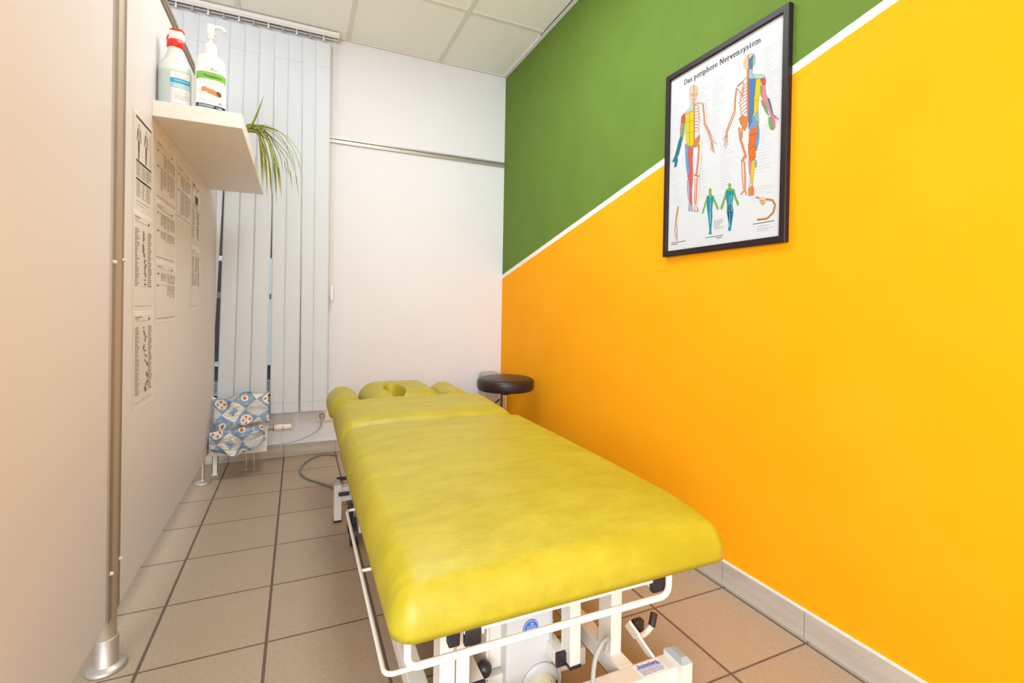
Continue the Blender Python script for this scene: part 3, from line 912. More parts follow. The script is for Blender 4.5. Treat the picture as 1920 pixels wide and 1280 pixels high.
b.build('label', ['label_white', 'label_green', 'label_navy', 'ink_gap_dark', 'ink', 'label_skin', 'label_hair', 'label_petal', 'ink_soft'], lb)

# spider plant
PC = Vector((-.285, 2.44, ZS))
pl = thing('spider_plant', 'spider plant with arching striped leaves spilling over the shelf edge', 'plant', PC)
b = MB(); b.lathe([(.0, 0), (.042, 0), (.058, .085), (.064, .085), (.064, .100), (.057, .100), (.054, .088), (0, .088)], PC, 32); pot = b.build('pot', 'terracotta', pl)
b = MB(); b.lathe([(0, .090), (.054, .089)], PC, 24); b.build('soil', 'soil', pot)
def leaf(pts, w):
    P = spline([PC + Vector(p) for p in pts], 7); b = MB(); vs = []; uv = []; n = len(P)
    for i, p in enumerate(P):
        t = (P[min(i + 1, n - 1)] - P[max(i - 1, 0)]).normalized(); sd = t.cross(Vector((0, 0, 1)))
        if sd.length < .2: sd = t.cross(Vector((0, 1, 0)))
        sd.normalize(); nn = sd.cross(t); f = i / (n - 1); ww = w * (min(1, f * 5 + .35)) * (1 - f ** 2.6) + .0003
        vs += [p - sd * ww, p + nn * (-ww * .35), p + sd * ww, p + nn * (-ww * .35 + .0006)]; uv += [(0, f), (.5, f), (1, f), (.5, f)]
    fs = []
    for i in range(n - 1):
        for a_, c_ in ((0, 1), (1, 2), (2, 3), (3, 0)): fs.append((i * 4 + a_, i * 4 + c_, i * 4 + 4 + c_, i * 4 + 4 + a_))
    b.add(vs, fs, 0, True, uv); return b.build('leaf', 'leaf', pl)
# each leaf: (reach x, reach y, tip z) over the shelf's right edge
lv = [((.02, -.01, .10), (.085, -.05, .185), (.115, -.09, .255), .006),
      ((.02, 0, .10), (.09, -.03, .165), (.17, -.05, .150), .005), ]
for mid_, end_, w_ in []: pass
leaf([(.01, 0, .09), (.075, -.02, .13), (.112, -.05, .205), (.132, -.07, .262)], .0062)
leaf([(.01, 0, .09), (.07, -.02, .128), (.13, -.05, .143), (.178, -.07, .140)], .0050)
tips = [(.300, -.10, -.030), (.296, -.12, -.100), (.268, -.10, -.072), (.280, .02, -.140), (.240, -.08, -.085), (.226, .0, -.050),
        (.252, -.02, -.115), (.206, .04, -.150), (.190, -.06, -.150), (.172, -.08, -.200), (.186, .05, -.180), (.150, -.02, -.165),
        (.160, .06, -.120), (.138, -.08, -.130), (.212, .06, -.030), (.258, .05, -.030), (.180, -.12, -.075), (.196, .1, -.110),
        (.145, -.10, -.100), (.165, .02, -.140), (.205, -.10, -.120), (.128, .0, -.120), (.290, .0, -.060)]
R_.seed(2)
for i, (tx, ty, tz) in enumerate(tips):
    cz = .128 + R_.uniform(-.010, .022); k = R_.uniform(.50, .62)
    leaf([(.012, R_.uniform(-.02, .02), .09), (.078, ty * .15, cz), (max(.11, tx * k + .02), ty * .45, cz * .88 + R_.uniform(-.01, .010)), (tx * .86 + .012, ty * .8, cz * .40 + tz * .40), (tx, ty, tz)], R_.uniform(.0050, .0072))
for az in range(0, 8):
    t = az * .75 + 1.3
    leaf([(0, 0, .09), (cos(t) * .05 - .02, sin(t) * .09, .15), (cos(t) * .08 - .04, sin(t) * .19, .13), (cos(t) * .08 - .05, sin(t) * .27, .04)], .005)

# ================================================================== RADIATOR, PILLOWS, VALVE, SOCKET
rd = thing('radiator', 'low white flat radiator on short feet under the window', 'radiator', (-.29, 3.07, 0))
b = MB(); b.box(-.430, -.151, 2.995, 3.007, .131, .236); b.build('front_panel', 'radiator_white', rd, bevel=.003)
b = MB(); b.box(-.428, -.154, 3.007, 3.150, .137, .230); b.box(-.430, -.151, 3.003, 3.155, .230, .237)
b.build('body', 'radiator_white', rd, bevel=.002)
for x, y in ((-.262, 3.135), (-.222, 3.115)):
    b = MB(); b.cyl((x, y, 0), (x, y, .137), .0065, 14); b.cyl((x, y, .112), (x, y, .134), .0105, 6); b.lathe([(.0, 0), (.014, 0), (.013, .004), (.007, .006)], (x, y, 0), 20)
    b.build('pipe', 'chrome', rd)
b = MB(); x = -.412; b.box(x - .014, x + .014, 3.090, 3.096, .0, .14); b.box(x - .014, x - .010, 3.090, 3.120, 0, .14); b.box(x + .010, x + .014, 3.090, 3.120, 0, .14); b.box(x - .017, x + .017, 3.085, 3.125, 0, .004)
b.build('foot', 'radiator_white', rd, bevel=.0008)
b = MB(); b.cyl((-.156, 3.120, .224), (-.128, 3.145, .224), .009, 16); b.build('inlet', 'chrome', rd)
vv = thing('thermostat_valve', 'ivory thermostat knob lying sideways at the radiator end', 'valve', (-.13, 3.145, .225))
b = MB(); b.lathe([(.008, 0), (.015, .002), (.016, .02), (.020, .024), (.020, .050), (.018, .052), (.018, .056)], (-.134, 3.145, .224), 28, axis='x'); b.build('valve_body', 'ivory_plastic', vv)
b = MB(); b.lathe([(.0178, 0), (.0178, .004)], (-.128, 3.145, .224), 28, axis='x'); b.build('seal_ring', 'black_plastic', vv)
b = MB(); b.lathe([(.018, 0), (.0195, .004), (.0175, .010), (.0185, .016), (.0185, .050), (.016, .056), (0, .057)], (-.084, 3.145, .224), 28, axis='x'); b.build('thermostat_head', 'ivory_plastic', vv)
b = MB()
for zz in (.231, .216): b.box(-.078, -.072, 3.1245, 3.128, zz, zz + .004)
b.build('mark', 'black_plastic', vv)


def pillow(name, label, c, U, V, hu, hv, th, warp, seed, grp, uvoff=(0, 0), n=46):
    c, U, V = Vector(c), Vector(U).normalized(), Vector(V); V = (V - U * U.dot(V)).normalized(); W = U.cross(V)
    b = MB()
    for side in (1, -1):
        vs = []; uv = []
        for i in range(n + 1):
            for j in range(n + 1):
                u, v = -1 + 2 * i / n, -1 + 2 * j / n
                t = max(0, (1 - abs(u) ** 3.2) * (1 - abs(v) ** 3.2)) ** .55
                pin = 1 - .07 * (1 - (1 - abs(u)) ** 2) * 0
                e = .06 * (1 - u * u) * (abs(v) ** 3) + 0
                su = 1 - .02 * (1 - v * v) * abs(u) ** 3; sv = 1 - .02 * (1 - u * u) * abs(v) ** 3
                p = Vector((u * hu * su, v * hv * sv, side * th * t))
                q = noise.noise(Vector((u * 1.6 + seed, v * 1.6, side * .3 + seed)))
                q2 = noise.noise(Vector((u * 4 + seed, v * 3.3 + 5, side + seed)))
                crease = -abs(noise.noise(Vector((u * 2.2 + seed * 2, v * 5.2, 3)))) * .016
                p.z += (q * .022 + q2 * .008) + crease * t * side
                p = warp(p, u, v)
                vs.append(c + U * p.x + V * p.y + W * p.z); uv.append((uvoff[0] + u * hu * 3.3, uvoff[1] + v * hv * 3.3))
        fs = [(i * (n + 1) + j, (i + 1) * (n + 1) + j, (i + 1) * (n + 1) + j + 1, i * (n + 1) + j + 1)[::side] for i in range(n) for j in range(n)]
        b.add(vs, fs, 0, True, uv)
    return tag(b.build(name, 'patterned_cloth', weld=True), label, 'pillow', grp)


def w1(p, u, v):
    a = abs(u)
    p.z += -.016 * u * u + .008 * sin(u * 4 + v * 2) + .016 * max(0, -v) * (1 - a * a)
    p.y += .010 * a ** 5 * max(0, v) + .006 * sin(u * 5.5 + 1) * v + .008 * sin(u * 3 + .6)
    p.y += -.022 * max(0, -u) * max(0, -v) + .012 * max(0, u) * max(0, -v)
    p.x += .008 * max(0, v) ** 3 * u + .004 * sin(v * 7)
    return p
def w2(p, u, v):
    s = max(0, -v)            # lower edge sags over the radiator front
    p.z += .006 * sin(u * 7 + v * 3) * s + .004 * sin(u * 11)
    p.y += -.026 * max(0, 1 - ((u + .15) / .9) ** 2) * s + .030 * max(0, u) ** 2 * s + .020 * max(0, -u) ** 2 * s + .004 * sin(u * 9)
    p.x += .006 * sin(v * 5) * abs(u)
    return p
pillow('pillow', 'blue and white diamond patterned pillow leaning upright against the blind', (-.284, 3.060, .354), (1, .03, .05), (.03, .36, 1), .138, .092, .026, w1, 1.3, None, (.12, .2))
pillow('pillow', 'crumpled patterned pillow slumped over the radiator front, lower of the two', (-.290, 2.958, .224), (1, .02, .06), (0, .14, 1), .130, .056, .020, w2, 4.1, None, (.5, .62))

# double wall socket with plug
so = thing('wall_socket', 'ivory double wall socket low on the back wall', 'socket', (.18, YB, .246))
b = MB(); b.box(.108, .252, YB - .010, YB, .208, .284); b.build('plate', 'ivory_plastic', so, bevel=.003)
for x in (.145, .216):
    b = MB(); b.box(x - .026, x + .026, YB - .013, YB - .009, .220, .272); b.lathe([(.0205, 0), (.0225, -.001), (.0225, -.004), (.020, -.004), (.019, -.0005)], (x, YB - .0128, .246), 30, axis='y')
    b.build('outlet', 'ivory_plastic', so, bevel=.0012)
pg = thing('power_plug', 'white plug with thin cord in the left outlet of the wall socket', 'plug', (.147, 3.29, .246))
b = MB(); b.lathe([(.018, 0), (.018, -.006), (.013, -.016), (.011, -.024), (0, -.026)], (.147, YB - .013, .244), 24, axis='y'); b.cyl((.147, 3.272, .242), (.140, 3.266, .212), .006, 12)
b.build('plug_body', 'light_cable', pg)
b = MB(); b.tube(spline([(.140, 3.266, .212), (.138, 3.268, .185), (.110, 3.272, .150), (.060, 3.275, .122), (0, 3.280, .100), (-.080, 3.283, .0885), (-.150, 3.284, .0865), (-.3, 3.286, .0865)]), .0026, 8)
b.build('plug_cord', 'light_cable', pg)

# grey supply cable on the floor
b = MB(); b.tube(spline([(.235, 3.20, .006), (.20, 3.235, .006), (.145, 3.25, .006), (.08, 3.19, .006), (.035, 3.08, .006), (.022, 2.96, .006), (.05, 2.85, .006), (.115, 2.75, .006), (.175, 2.66, .007), (.23, 2.58, .008), (.30, 2.45, .010), (.36, 2.3, .012)]), .0052, 10)
tag(b.build('floor_cable', 'grey_cable'), 'grey cable looping over the floor tiles at the head of the treatment table', 'cable')

# bin in the corner
bn = thing('waste_bin', 'pale grey bin with rounded lid in the corner behind the stool', 'bin', (1.27, 3.225, 0))
b = MB(); b.rbox(1.205, 1.335, 3.165, 3.288, 0, .42, .012, .012, .01, 6); b.build('bin_body', 'bin_plastic', bn)
b = MB(); b.rbox(1.201, 1.339, 3.160, 3.290, .415, .490, .03, .02, .034, 8, fn=lambda p: Vector((p.x, p.y, max(p.z, .422)))); b.build('lid', 'bin_plastic', bn)

# ================================================================== STOOL
SX, SY = 1.168, 2.70
st = thing('rolling_stool', 'round black rolling stool with chrome gas lift beside the orange wall', 'stool', (SX, SY, 0))
b = MB(); b.lathe([(0, .454), (.135, .454), (.164, .457), (.173, .465), (.1755, .480), (.1755, .505), (.173, .517), (.165, .525), (.150, .530), (.10, .533), (0, .535)], (SX, SY, 0), 64); b.build('seat', 'black_leather', st)
b = MB(); b.lathe([(.0, .446), (.060, .446), (.060, .452)], (SX, SY, 0), 32); b.lathe([(.017, .424), (.022, .428), (.025, .446), (0, .446)], (SX, SY, 0), 28); b.build('seat_mount', 'black_plastic', st)
b = MB(); b.cyl((SX, SY, .20), (SX, SY, .43), .0145, 28); b.build('gas_lift', 'chrome', st)
b = MB(); b.lathe([(.024, .09), (.024, .255), (.020, .262), (.0145, .262)], (SX, SY, 0), 28); b.build('lower_tube', 'chrome', st)
b = MB(); b.lathe([(.0145, .292), (.026, .294), (.026, .300), (.0145, .302)], (SX, SY, 0), 24); b.build('stop_ring', 'black_plastic', st)
b = MB(); b.tube(spline([(SX - .03, SY - .01, .447), (SX - .045, SY - .015, .44), (SX - .047, SY - .018, .405), (SX - .050, SY - .02, .400)]), .0035, 8); lv_ = b.build('height_lever', 'chrome', st)
b = MB(); b.tube([(SX - .048, SY - .02, .402), (SX - .13, SY - .05, .355)], .0045, 8); b.build('lever_grip', 'rubber', lv_)
for k in range(5):
    t = 2 * pi * k / 5 + .3; e = Vector((SX + cos(t) * .20, SY + sin(t) * .20, .075))
    if e.x > XR - .03: e.x = XR - .03
    b = MB(); b.tube([(SX + cos(t) * .015, SY + sin(t) * .015, .115), (e + Vector((SX, SY, .11))) / 2, e], .014, 12, radii=[.018, .015, .011]); lg = b.build('leg', 'chrome', st)
    b = MB(); b.cyl(e, e - Vector((0, 0, .025)), .005, 10)
    for s_ in (-1, 1):
        nrm = Vector((-sin(t), cos(t), 0)); c_ = Vector((e.x, e.y, .025)); b.cyl(c_ + nrm * s_ * .004, c_ + nrm * s_ * .014, .025, 22)
    b.build('castor', 'black_plastic', lg)

# ================================================================== TREATMENT TABLE
mt = thing('treatment_table', 'lime green vinyl treatment table on a white steel lifting frame', 'treatment table', (.485, 1.5, 0))
def pad(name, x0, x1, y0, y1, zt, zb, rx, ry, rz, dome=.008, tilt=0, yt=0, n=30, extra=None, wr=.0016):
    cx, hx, cy, hy = (x0 + x1) / 2, (x1 - x0) / 2, (y0 + y1) / 2, (y1 - y0) / 2
    def fn(p):
        u, v = (p.x - cx) / hx, (p.y - cy) / hy
        q = Vector(p); top = max(0, min(1, (p.z - zb) / (zt - zb)))
        q.z += dome * (1 - u * u) * (1 - v ** 4) * top
        q.z += noise.noise(Vector((p.x * 7, p.y * 5, 1))) * wr * top
        if extra: q = extra(q, u, v, top)
        if q.z < zb: q.z = zb
        q.z += (p.y - yt) * tilt
        return q
    return MB().rbox(x0, x1, y0, y1, zt - 2 * rz, zt, rx, ry, rz, n, fn).build(name, 'lime_vinyl', mt)
def footend(q, u, v, top):
    d = (v + 1) * .519; t = max(0, 1 - d / .20); q.z -= .026 * t * t * top
    e = max(0, abs(u) - .55) / .45; q.z -= .010 * e * e * top
    return q
def headend(q, u, v, top):
    t = max(0, 1 - (v + 1) / .55); q.z -= .012 * t * t * top
    e = max(0, abs(u) - .55) / .45; q.z -= .010 * e * e * top
    return q
pad('leg_cushion', .136, .838, .722, 1.765, .542, .446, .042, .045, .080, .010, n=44, extra=footend)
pad('back_cushion', .138, .832, 1.768, 2.190, .540, .446, .050, .060, .080, .008, tilt=.040, yt=1.77, n=34, extra=headend)
def facehole(q, u, v, top):
    d = math.sqrt(((u + .22) / .27) ** 2 + ((v + .34) / .56) ** 2)
    if d < 1: q.z -= .105 * (1 - d ** 2.4) * top
    return q
pad('head_cushion', .285, .655, 2.195, 2.66, .556, .455, .085, .10, .075, .008, n=70, extra=facehole, wr=.0006)
pad('arm_cushion', .130, .278, 2.195, 2.60, .549, .46, .070, .085, .07, .004, n=22, wr=.0006)
pad('arm_cushion', .640, .790, 2.195, 2.60, .549, .46, .070, .085, .07, .004, n=22, wr=.0006)
# upper frame
b = MB()
for x in (.285, .680): b.box(x - .0175, x + .0175, .772, 1.74, .398, .428)
b.box(.245, .247, .785, 1.74, .39, .445); b.box(.247, .268, .785, .80, .393, .42)
b.box(.262, .690, .762, .786, .4125, .445); b.box(.16, .80, .80, .83, .428, .446)
for y in (1.2, 1.70): b.box(.17, .80, y, y + .03, .428, .446)
b.build('leg_frame', 'white_enamel', mt, bevel=.002)
b = MB()
for x in (.285, .680): b.box(x - .0175, x + .0175, 1.77, 2.60, .415, .443)
for y in (1.80, 2.12, 2.40): b.box(.17, .80, y, y + .03, .441, .462)
b.build('back_frame', 'white_enamel', mt, bevel=.002)
for x0, x1 in ((.263, .293), (.6615, .6985)):
    MB().box(x0, x1, .760, .773, .391, .420).build('tube_cap', 'black_plastic', mt, bevel=.003)
MB().box(.237, .257, .766, .785, .392, .428).build('tube_cap', 'black_plastic', mt, bevel=.003)
b = MB(); b.tube(fillet([(.164, .748, .452), (.164, .748, .3935), (.681, .738, .3975), (.681, .738, .452)], .022, 8), .0063, 14)
b.build('towel_rail', 'white_enamel', mt)
b = MB(); b.tube(fillet([(.27, .803, .352), (.139, .803, .350), (.139, 1.495, .350), (.27, 1.495, .352)], .018, 8), .0042, 12); b.tube([(.139, 1.144, .350), (.27, 1.144, .352)], .0038, 10)
b.build('side_rail', 'white_enamel', mt)
for yy in (.803, 1.144, 1.495):
    MB().bar((.27, yy, .345), (.27, yy, .40), .02, .02, up=(0, 1, 0)).build('rail_bracket', 'white_enamel', mt)
# base
for x0, x1 in ((.228, .268), (.676, .714)):
    MB().box(x0, x1, .88, 2.24, .108, .150).build('base_rail', 'white_enamel', mt, bevel=.003)
for y0, y1 in ((.836, .882), (2.236, 2.282)):
    MB().box(.186, .800, y0, y1, .088, .150).build('cross_beam', 'white_enamel', mt, bevel=.003)
for x0 in (.155, .799):
    for y0, y1 in ((.818, .880), (2.230, 2.292)):
        MB().box(x0, x0 + .031, y0, y1, .008, .164).build('foot_post', 'white_enamel', mt, bevel=.002)
        b = MB(); b.add([(x0, y0, .164), (x0 + .031, y0, .164), (x0 + .031, y1, .164), (x0, y1, .164), (x0 + .008, y0 + .012, .174), (x0 + .023, y0 + .012, .174), (x0 + .023, y1 - .012, .174), (x0 + .008, y1 - .012, .174)],
                        [(0, 1, 2, 3), (4, 5, 6, 7), (0, 1, 5, 4), (1, 2, 6, 5), (2, 3, 7, 6), (3, 0, 4, 7)])
        b.build('post_cap', 'grey_cap', mt)
        MB().box(x0 - .001, x0 + .032, y0 - .001, y1 + .001, 0, .010).build('foot_pad', 'black_plastic', mt, bevel=.001)
MB().box(.30, .676, 1.02, 1.055, .066, .108).build('cross_beam', 'white_enamel', mt, bevel=.003)
MB().box(.228, .714, 1.95, 1.985, .066, .108).build('cross_beam', 'white_enamel', mt, bevel=.003)
# lifting arms and uprights
b = MB(); b.bar((.284, .95, .430), (.284, .95, .150), .032, .05, up=(0, 1, 0)); b.build('upright', 'white_enamel', mt, bevel=.002)
b = MB(); b.bar((.3185, .95, .428), (.3185, .95, .130), .029, .04, up=(0, 1, 0)); b.build('upright', 'white_enamel', mt, bevel=.002)
b = MB(); b.bar((.5835, .95, .430), (.588, .95, .150), .028, .042, up=(0, 1, 0)); b.build('upright', 'white_enamel', mt, bevel=.002)
MB().box(.573, .603, .928, .972, .143, .150).build('foot_pad', 'black_plastic', mt)
b = MB(); b.bar((.696, .95, .430), (.696, .95, .148), .030, .052, up=(0, 1, 0)); b.build('upright', 'white_enamel', mt, bevel=.002)
for x in (.345, .640):
    b = MB(); b.bar((x, 1.10, .405), (x, 1.98, .125), .028, .045, up=(0, .3, 1)); b.build('lift_arm', 'white_enamel', mt, bevel=.002)
    b = MB(); b.bar((x + (.03 if x < .5 else -.03), 1.98, .400), (x + (.03 if x < .5 else -.03), 1.10, .125), .028, .045, up=(0, .3, 1)); b.build('lift_arm', 'white_enamel', mt, bevel=.002)
for x0, x1, cz in ((.550, .579, .158), (.345, .376, .150)):
    b = MB(); b.box(x0, x1, .955, 1.25, cz - .015, cz + .015); b.build('short_beam', 'white_enamel', mt, bevel=.002)
    MB().box(x0 - .001, x1 + .001, .946, .956, cz - .016, cz + .016).build('tube_cap', 'black_plastic', mt, bevel=.003)
for c_ in ((.392, 1.00, .150), (.634, 1.04, .150)):
    b = MB(); b.lathe([(.018 * sin(pi * k / 12), -.018 * cos(pi * k / 12)) for k in range(13)], c_, 28, axis='x'); b.build('knob', 'black_plastic', mt)
# motor column
b = MB(); b.rbox(.447, .570, 1.0, 1.10, .02, .430, .008, .008, .008, 4); col_ = b.build('motor_column', 'grey_housing', mt)
b = MB(); b.box(.405, .412, 1.02, 1.14, .10, .43); b.box(.412, .447, 1.03, 1.13, .12, .43); b.build('side_plate', 'white_enamel', mt, bevel=.002)
bc = (.508, .9992, .213)
b = MB()
def disc(r_, y_, mi):
    b.add([(bc[0] + cos(2 * pi * k / 48) * r_, y_, bc[2] + sin(2 * pi * k / 48) * r_) for k in range(48)], [tuple(range(48))], mi)
b.cyl((bc[0], 1.0005, bc[2]), (bc[0], .9988, bc[2]), .0205, 40, 0)
disc(.0195, .9980, 1); disc(.0172, .9974, 0)
for zz, w_ in ((.004, .011), (-.001, .0125), (-.006, .010)):
    x = -w_
    while x < w_:
        b.box(bc[0] + x, bc[0] + min(x + .0035, w_), .9966, .9970, bc[2] + zz, bc[2] + zz + .0026, 1); x += .0045
b.add([(bc[0] + .002 + cos(k) * .004, .9968, bc[2] + .011 + sin(k) * .003) for k in range(6)], [tuple(range(6))], 1)
b.build('badge', ['badge_blue', 'badge_pale'], col_)
b = MB(); b.lathe([(.046, 0), (.050, -.002), (.048, -.006), (.040, -.008), (.0, -.008)], (.535, 1.0, .075), 40, axis='y'); b.build('knob_plate', 'grey_housing', mt)
b = MB(); b.lathe([(.034, -.006), (.034, -.022), (.026, -.028), (0, -.028)], (.535, 1.0, .070), 36, axis='y')
for k in range(6):
    t = k * pi / 3; b.bar((.535, .970, .070), (.535 + cos(t) * .030, .970, .070 + sin(t) * .030), .012, .012, up=(0, 1, 0))
b.build('hand_knob', 'cream_nylon', mt, bevel=.001)
b = MB(); b.cyl((.566, .985, .070), (.566, .955, .066), .013, 18); b.build('cable_gland', 'black_plastic', mt)
b = MB(); b.tube(spline([(.566, .97, .072), (.575, .975, .10), (.566, .99, .145), (.560, 1.0, .20)]), .0035, 8); b.build('cable', 'light_cable', mt)
b = MB(); b.tube(spline([(.590, .865, .10), (.594, .868, .155), (.604, .875, .195), (.624, .88, .222), (.646, .89, .222), (.656, .90, .205), (.653, .905, .18)]), .0052, 10); b.build('cable', 'light_cable', mt)
# foot lever on the right
b = MB(); b.bar((.775, .885, .140), (.755, .95, .187), .020, .006, up=(1, 0, .2)); b.bar((.762, .93, .170), (.752, .955, .190), .034, .006, up=(1, 0, .2))
b.tube(fillet([(.766, .932, .165), (.800, .945, .158), (.822, .948, .170)], .012, 6), .0075, 12)
b.build('foot_lever', 'white_enamel', mt)
b = MB(); b.tube([(.822, .948, .169), (.833, .952, .197)], .0088, 14); b.build('lever_grip', 'rubber', mt)
b = MB(); b.rbox(.771, .800, .948, .966, .158, .190, .004, .004, .004, 4); b.build('pedal', 'rubber', mt)
# levers and castor at the far left foot
for yy, zz in ((2.20, .135), (2.31, .165)):
    b = MB(); b.tube([(.170, yy, zz), (.215, yy, zz)], .0085, 12); b.build('lever_grip', 'black_plastic', mt)
b = MB(); b.rbox(.196, .216, 2.04, 2.09, .03, .15, .006, .006, .006, 4); b.build('pedal', 'black_plastic', mt)
b = MB(); b.cyl((.200, 2.0, .045), (.225, 2.0, .045), .044, 26); b.cyl((.215, 2.0, .045), (.215, 2.0, .11), .008, 12); b.build('castor', 'black_plastic', mt)
# makers plate on the front beam
b = MB(); lx0, lx1, ly0, ly1, lz = .706, .778, .841, .877, .1503
b.box(lx0, lx1, ly0, ly1, lz, lz + .0004, 0)
b.box(lx0 + .003, lx1 - .003, ly1 - .019, ly1 - .010, lz + .0004, lz + .0007, 1)
vs, fs = text2d('Stolzenberg', .0145, .0004, .80, align='CENTER'); b.add([((lx0 + lx1) / 2 + x, ly1 - .0135 + y, lz + .0010) for x, y in vs], fs, 2)
R_.seed(8)
for k in range(4):
    x = lx0 + .006
    while x < lx1 - .006:
        w_ = R_.uniform(.002, .006); b.box(x, x + w_, ly0 + .002 + k * .0038, ly0 + .0038 + k * .0038, lz + .0004, lz + .0006, 2); x += w_ + .0012
b.build('makers_plate', ['label_white', 'badge_pale', 'badge_blue'], mt)

# ================================================================== POSTER
fy0_, fy1_, fz0, fz1 = 1.0135, 1.558, 1.181, 1.920
pf = thing('framed_poster', 'black framed anatomy chart of the nervous system on the painted wall', 'picture', (XR, (fy0_ + fy1_) / 2, (fz0 + fz1) / 2))
b = MB(); w_ = .0215; xa, xb = XR - .020, XR - .001
O_ = [(fy0_, fz0), (fy1_, fz0), (fy1_, fz1), (fy0_, fz1)]; I_ = [(fy0_ + w_, fz0 + w_), (fy1_ - w_, fz0 + w_), (fy1_ - w_, fz1 - w_), (fy0_ + w_, fz1 - w_)]
rings = [[(xb, *p) for p in O_], [(xa + .002, *p) for p in O_], [(xa, p[0] + (.002 if p[0] < 1.2 else -.002), p[1] + (.002 if p[1] < 1.5 else -.002)) for p in O_],
         [(xa, p[0] + (-.0015 if p[0] < 1.2 else .0015), p[1] + (-.0015 if p[1] < 1.5 else .0015)) for p in I_], [(xa + .002, *p) for p in I_], [(xb, *p) for p in I_]]
vs = [p for r_ in rings for p in r_]; fs = [(i * 4 + k, i * 4 + (k + 1) % 4, ((i + 1) % 6) * 4 + (k + 1) % 4, ((i + 1) % 6) * 4 + k) for i in range(6) for k in range(4)]
b.add(vs, fs); b.build('frame', 'frame_black', pf)
MB().box(XR - .0085, XR - .002, fy0_ + .01, fy1_ - .01, fz0 + .01, fz1 - .01).build('backing_board', 'poster_edge', pf)
MB().box(XR - .0150, XR - .0140, fy0_ + w_, fy1_ - w_, fz0 + w_, fz1 - w_).build('glass_pane', 'picture_glass', pf)
names = ['skin', 'aqua', 'yellow', 'red', 'pink', 'green', 'teal', 'blue', 'coral', 'violet', 'lavender', 'bone', 'orange', 'blue2', 'mint', 'sky', 'orange2', 'cyan', 'lime', 'navy', 'brown', 'gold', 'white', 'text', 'faint']
mats_ = ['poster_paper'] + ['print_' + q for q in names]
PXX = XR - .0100
b = MB(); b.box(XR - .0095, XR - .0086, fy0_ + w_, fy1_ - w_, fz0 + w_ + .001, fz1 - w_ - .008, 0)
def pp(u, v, lay): return (PXX - lay * .4, 1.558 - u / 2000, 1.181 + v / 2000)
def nums(s): a_ = [float(q) for q in s.split()]; return list(zip(a_[::2], a_[1::2]))
def ppoly(c, pts, lay): b.add([pp(u, v, lay) for u, v in pts], [tuple(range(len(pts)))], 1 + names.index(c))
def pstroke(c, wid, pts, lay):
    wid *= 3.3 if c in ('orange', 'gold') else 2.2
    for (u0, v0), (u1, v1) in zip(pts, pts[1:]):
        lay += .0000015
        L = math.hypot(u1 - u0, v1 - v0) or 1; nx, ny = -(v1 - v0) / L * wid / 2, (u1 - u0) / L * wid / 2
        ex, ey = (u1 - u0) / L * wid * .2, (v1 - v0) / L * wid * .2
        b.add([pp(u0 - ex + nx, v0 - ey + ny, lay), pp(u0 - ex - nx, v0 - ey - ny, lay), pp(u1 + ex - nx, v1 + ey - ny, lay), pp(u1 + ex + nx, v1 + ey + ny, lay)], [(0, 1, 2, 3)], 1 + names.index(c))
for i, (c, s_) in enumerate(POLYS):
    pts = nums(s_); ppoly(c, pts, .0002 + i * .000004)
    if c not in ('bone', 'cyan', 'lime', 'navy'): pstroke('brown', .5, pts + [pts[0]], .0005)
for i, (c, wd, s_) in enumerate(STROKES): pstroke(c, wd, nums(s_), .0006 + i * .00001)
R_.seed(4)
def ticks(u0, u1, v0, v1, n, c='faint', h=1.5, left=False):
    for k in range(n):
        v = v0 + (v1 - v0) * k / n; L = (u1 - u0) * R_.uniform(.4, 1)
        a_ = u1 - L if left else u0
        q = a_
        while q < a_ + L:
            ww = R_.uniform(8, 22); pstroke(c, h / 2.4, [(q, v), (min(q + ww, a_ + L), v)], .0001); q += ww + 4
for a_ in ((60, 200, 1020, 1240, 12), (50, 150, 760, 1020, 14), (330, 470, 1000, 1260, 14), (390, 500, 820, 1000, 10), (70, 200, 560, 740, 9), (330, 470, 420, 760, 16), (90, 230, 420, 560, 7),
           (480, 600, 1060, 1270, 11), (470, 570, 800, 1050, 13), (900, 1020, 1050, 1300, 13), (930, 1030, 760, 1050, 15), (860, 980, 480, 800, 15), (560, 690, 440, 760, 16), (520, 620, 300, 420, 5), (830, 1010, 300, 400, 6)):
    ticks(*a_)
ticks(516, 628, 158, 228, 12, 'faint', 2.6)
ticks(438, 704, 106, 107, 1, 'text', 4.5); ticks(540, 610, 92, 93, 1, 'text', 4.5)
ticks(80, 246, 108, 109, 1, 'text', 5); ticks(80, 236, 94, 95, 1, 'text', 5)
ticks(846, 1006, 146, 147, 1, 'text', 5); ticks(880, 1010, 126, 127, 1, 'faint', 5); ticks(880, 1010, 104, 116, 2, 'faint', 3); ticks(880, 980, 94, 95, 1, 'faint', 3)
for k in range(34):
    f = k / 33; u = 148 - 28 * sin(f * pi) ** 1 + 10 * sin(f * 6); v = 392 - f * 268
    pstroke('gold', 1.0, [(u, v), (u + 12 - 4 * f, v - 5)], .0005); pstroke('brown', .7, [(u + 3, v - 1), (u - 7, v - 5)], .0006)
for k in range(9):
    pstroke('white', 1.6, [(476, 345 - k * 13), (482, 345 - k * 13)], .0012); pstroke('white', 1.6, [(664, 372 - k * 13), (674, 372 - k * 13)], .0012); pstroke('white', 1.6, [(648, 370 - k * 13), (655, 370 - k * 13)], .0012)
b.build('printed_chart', mats_, pf)
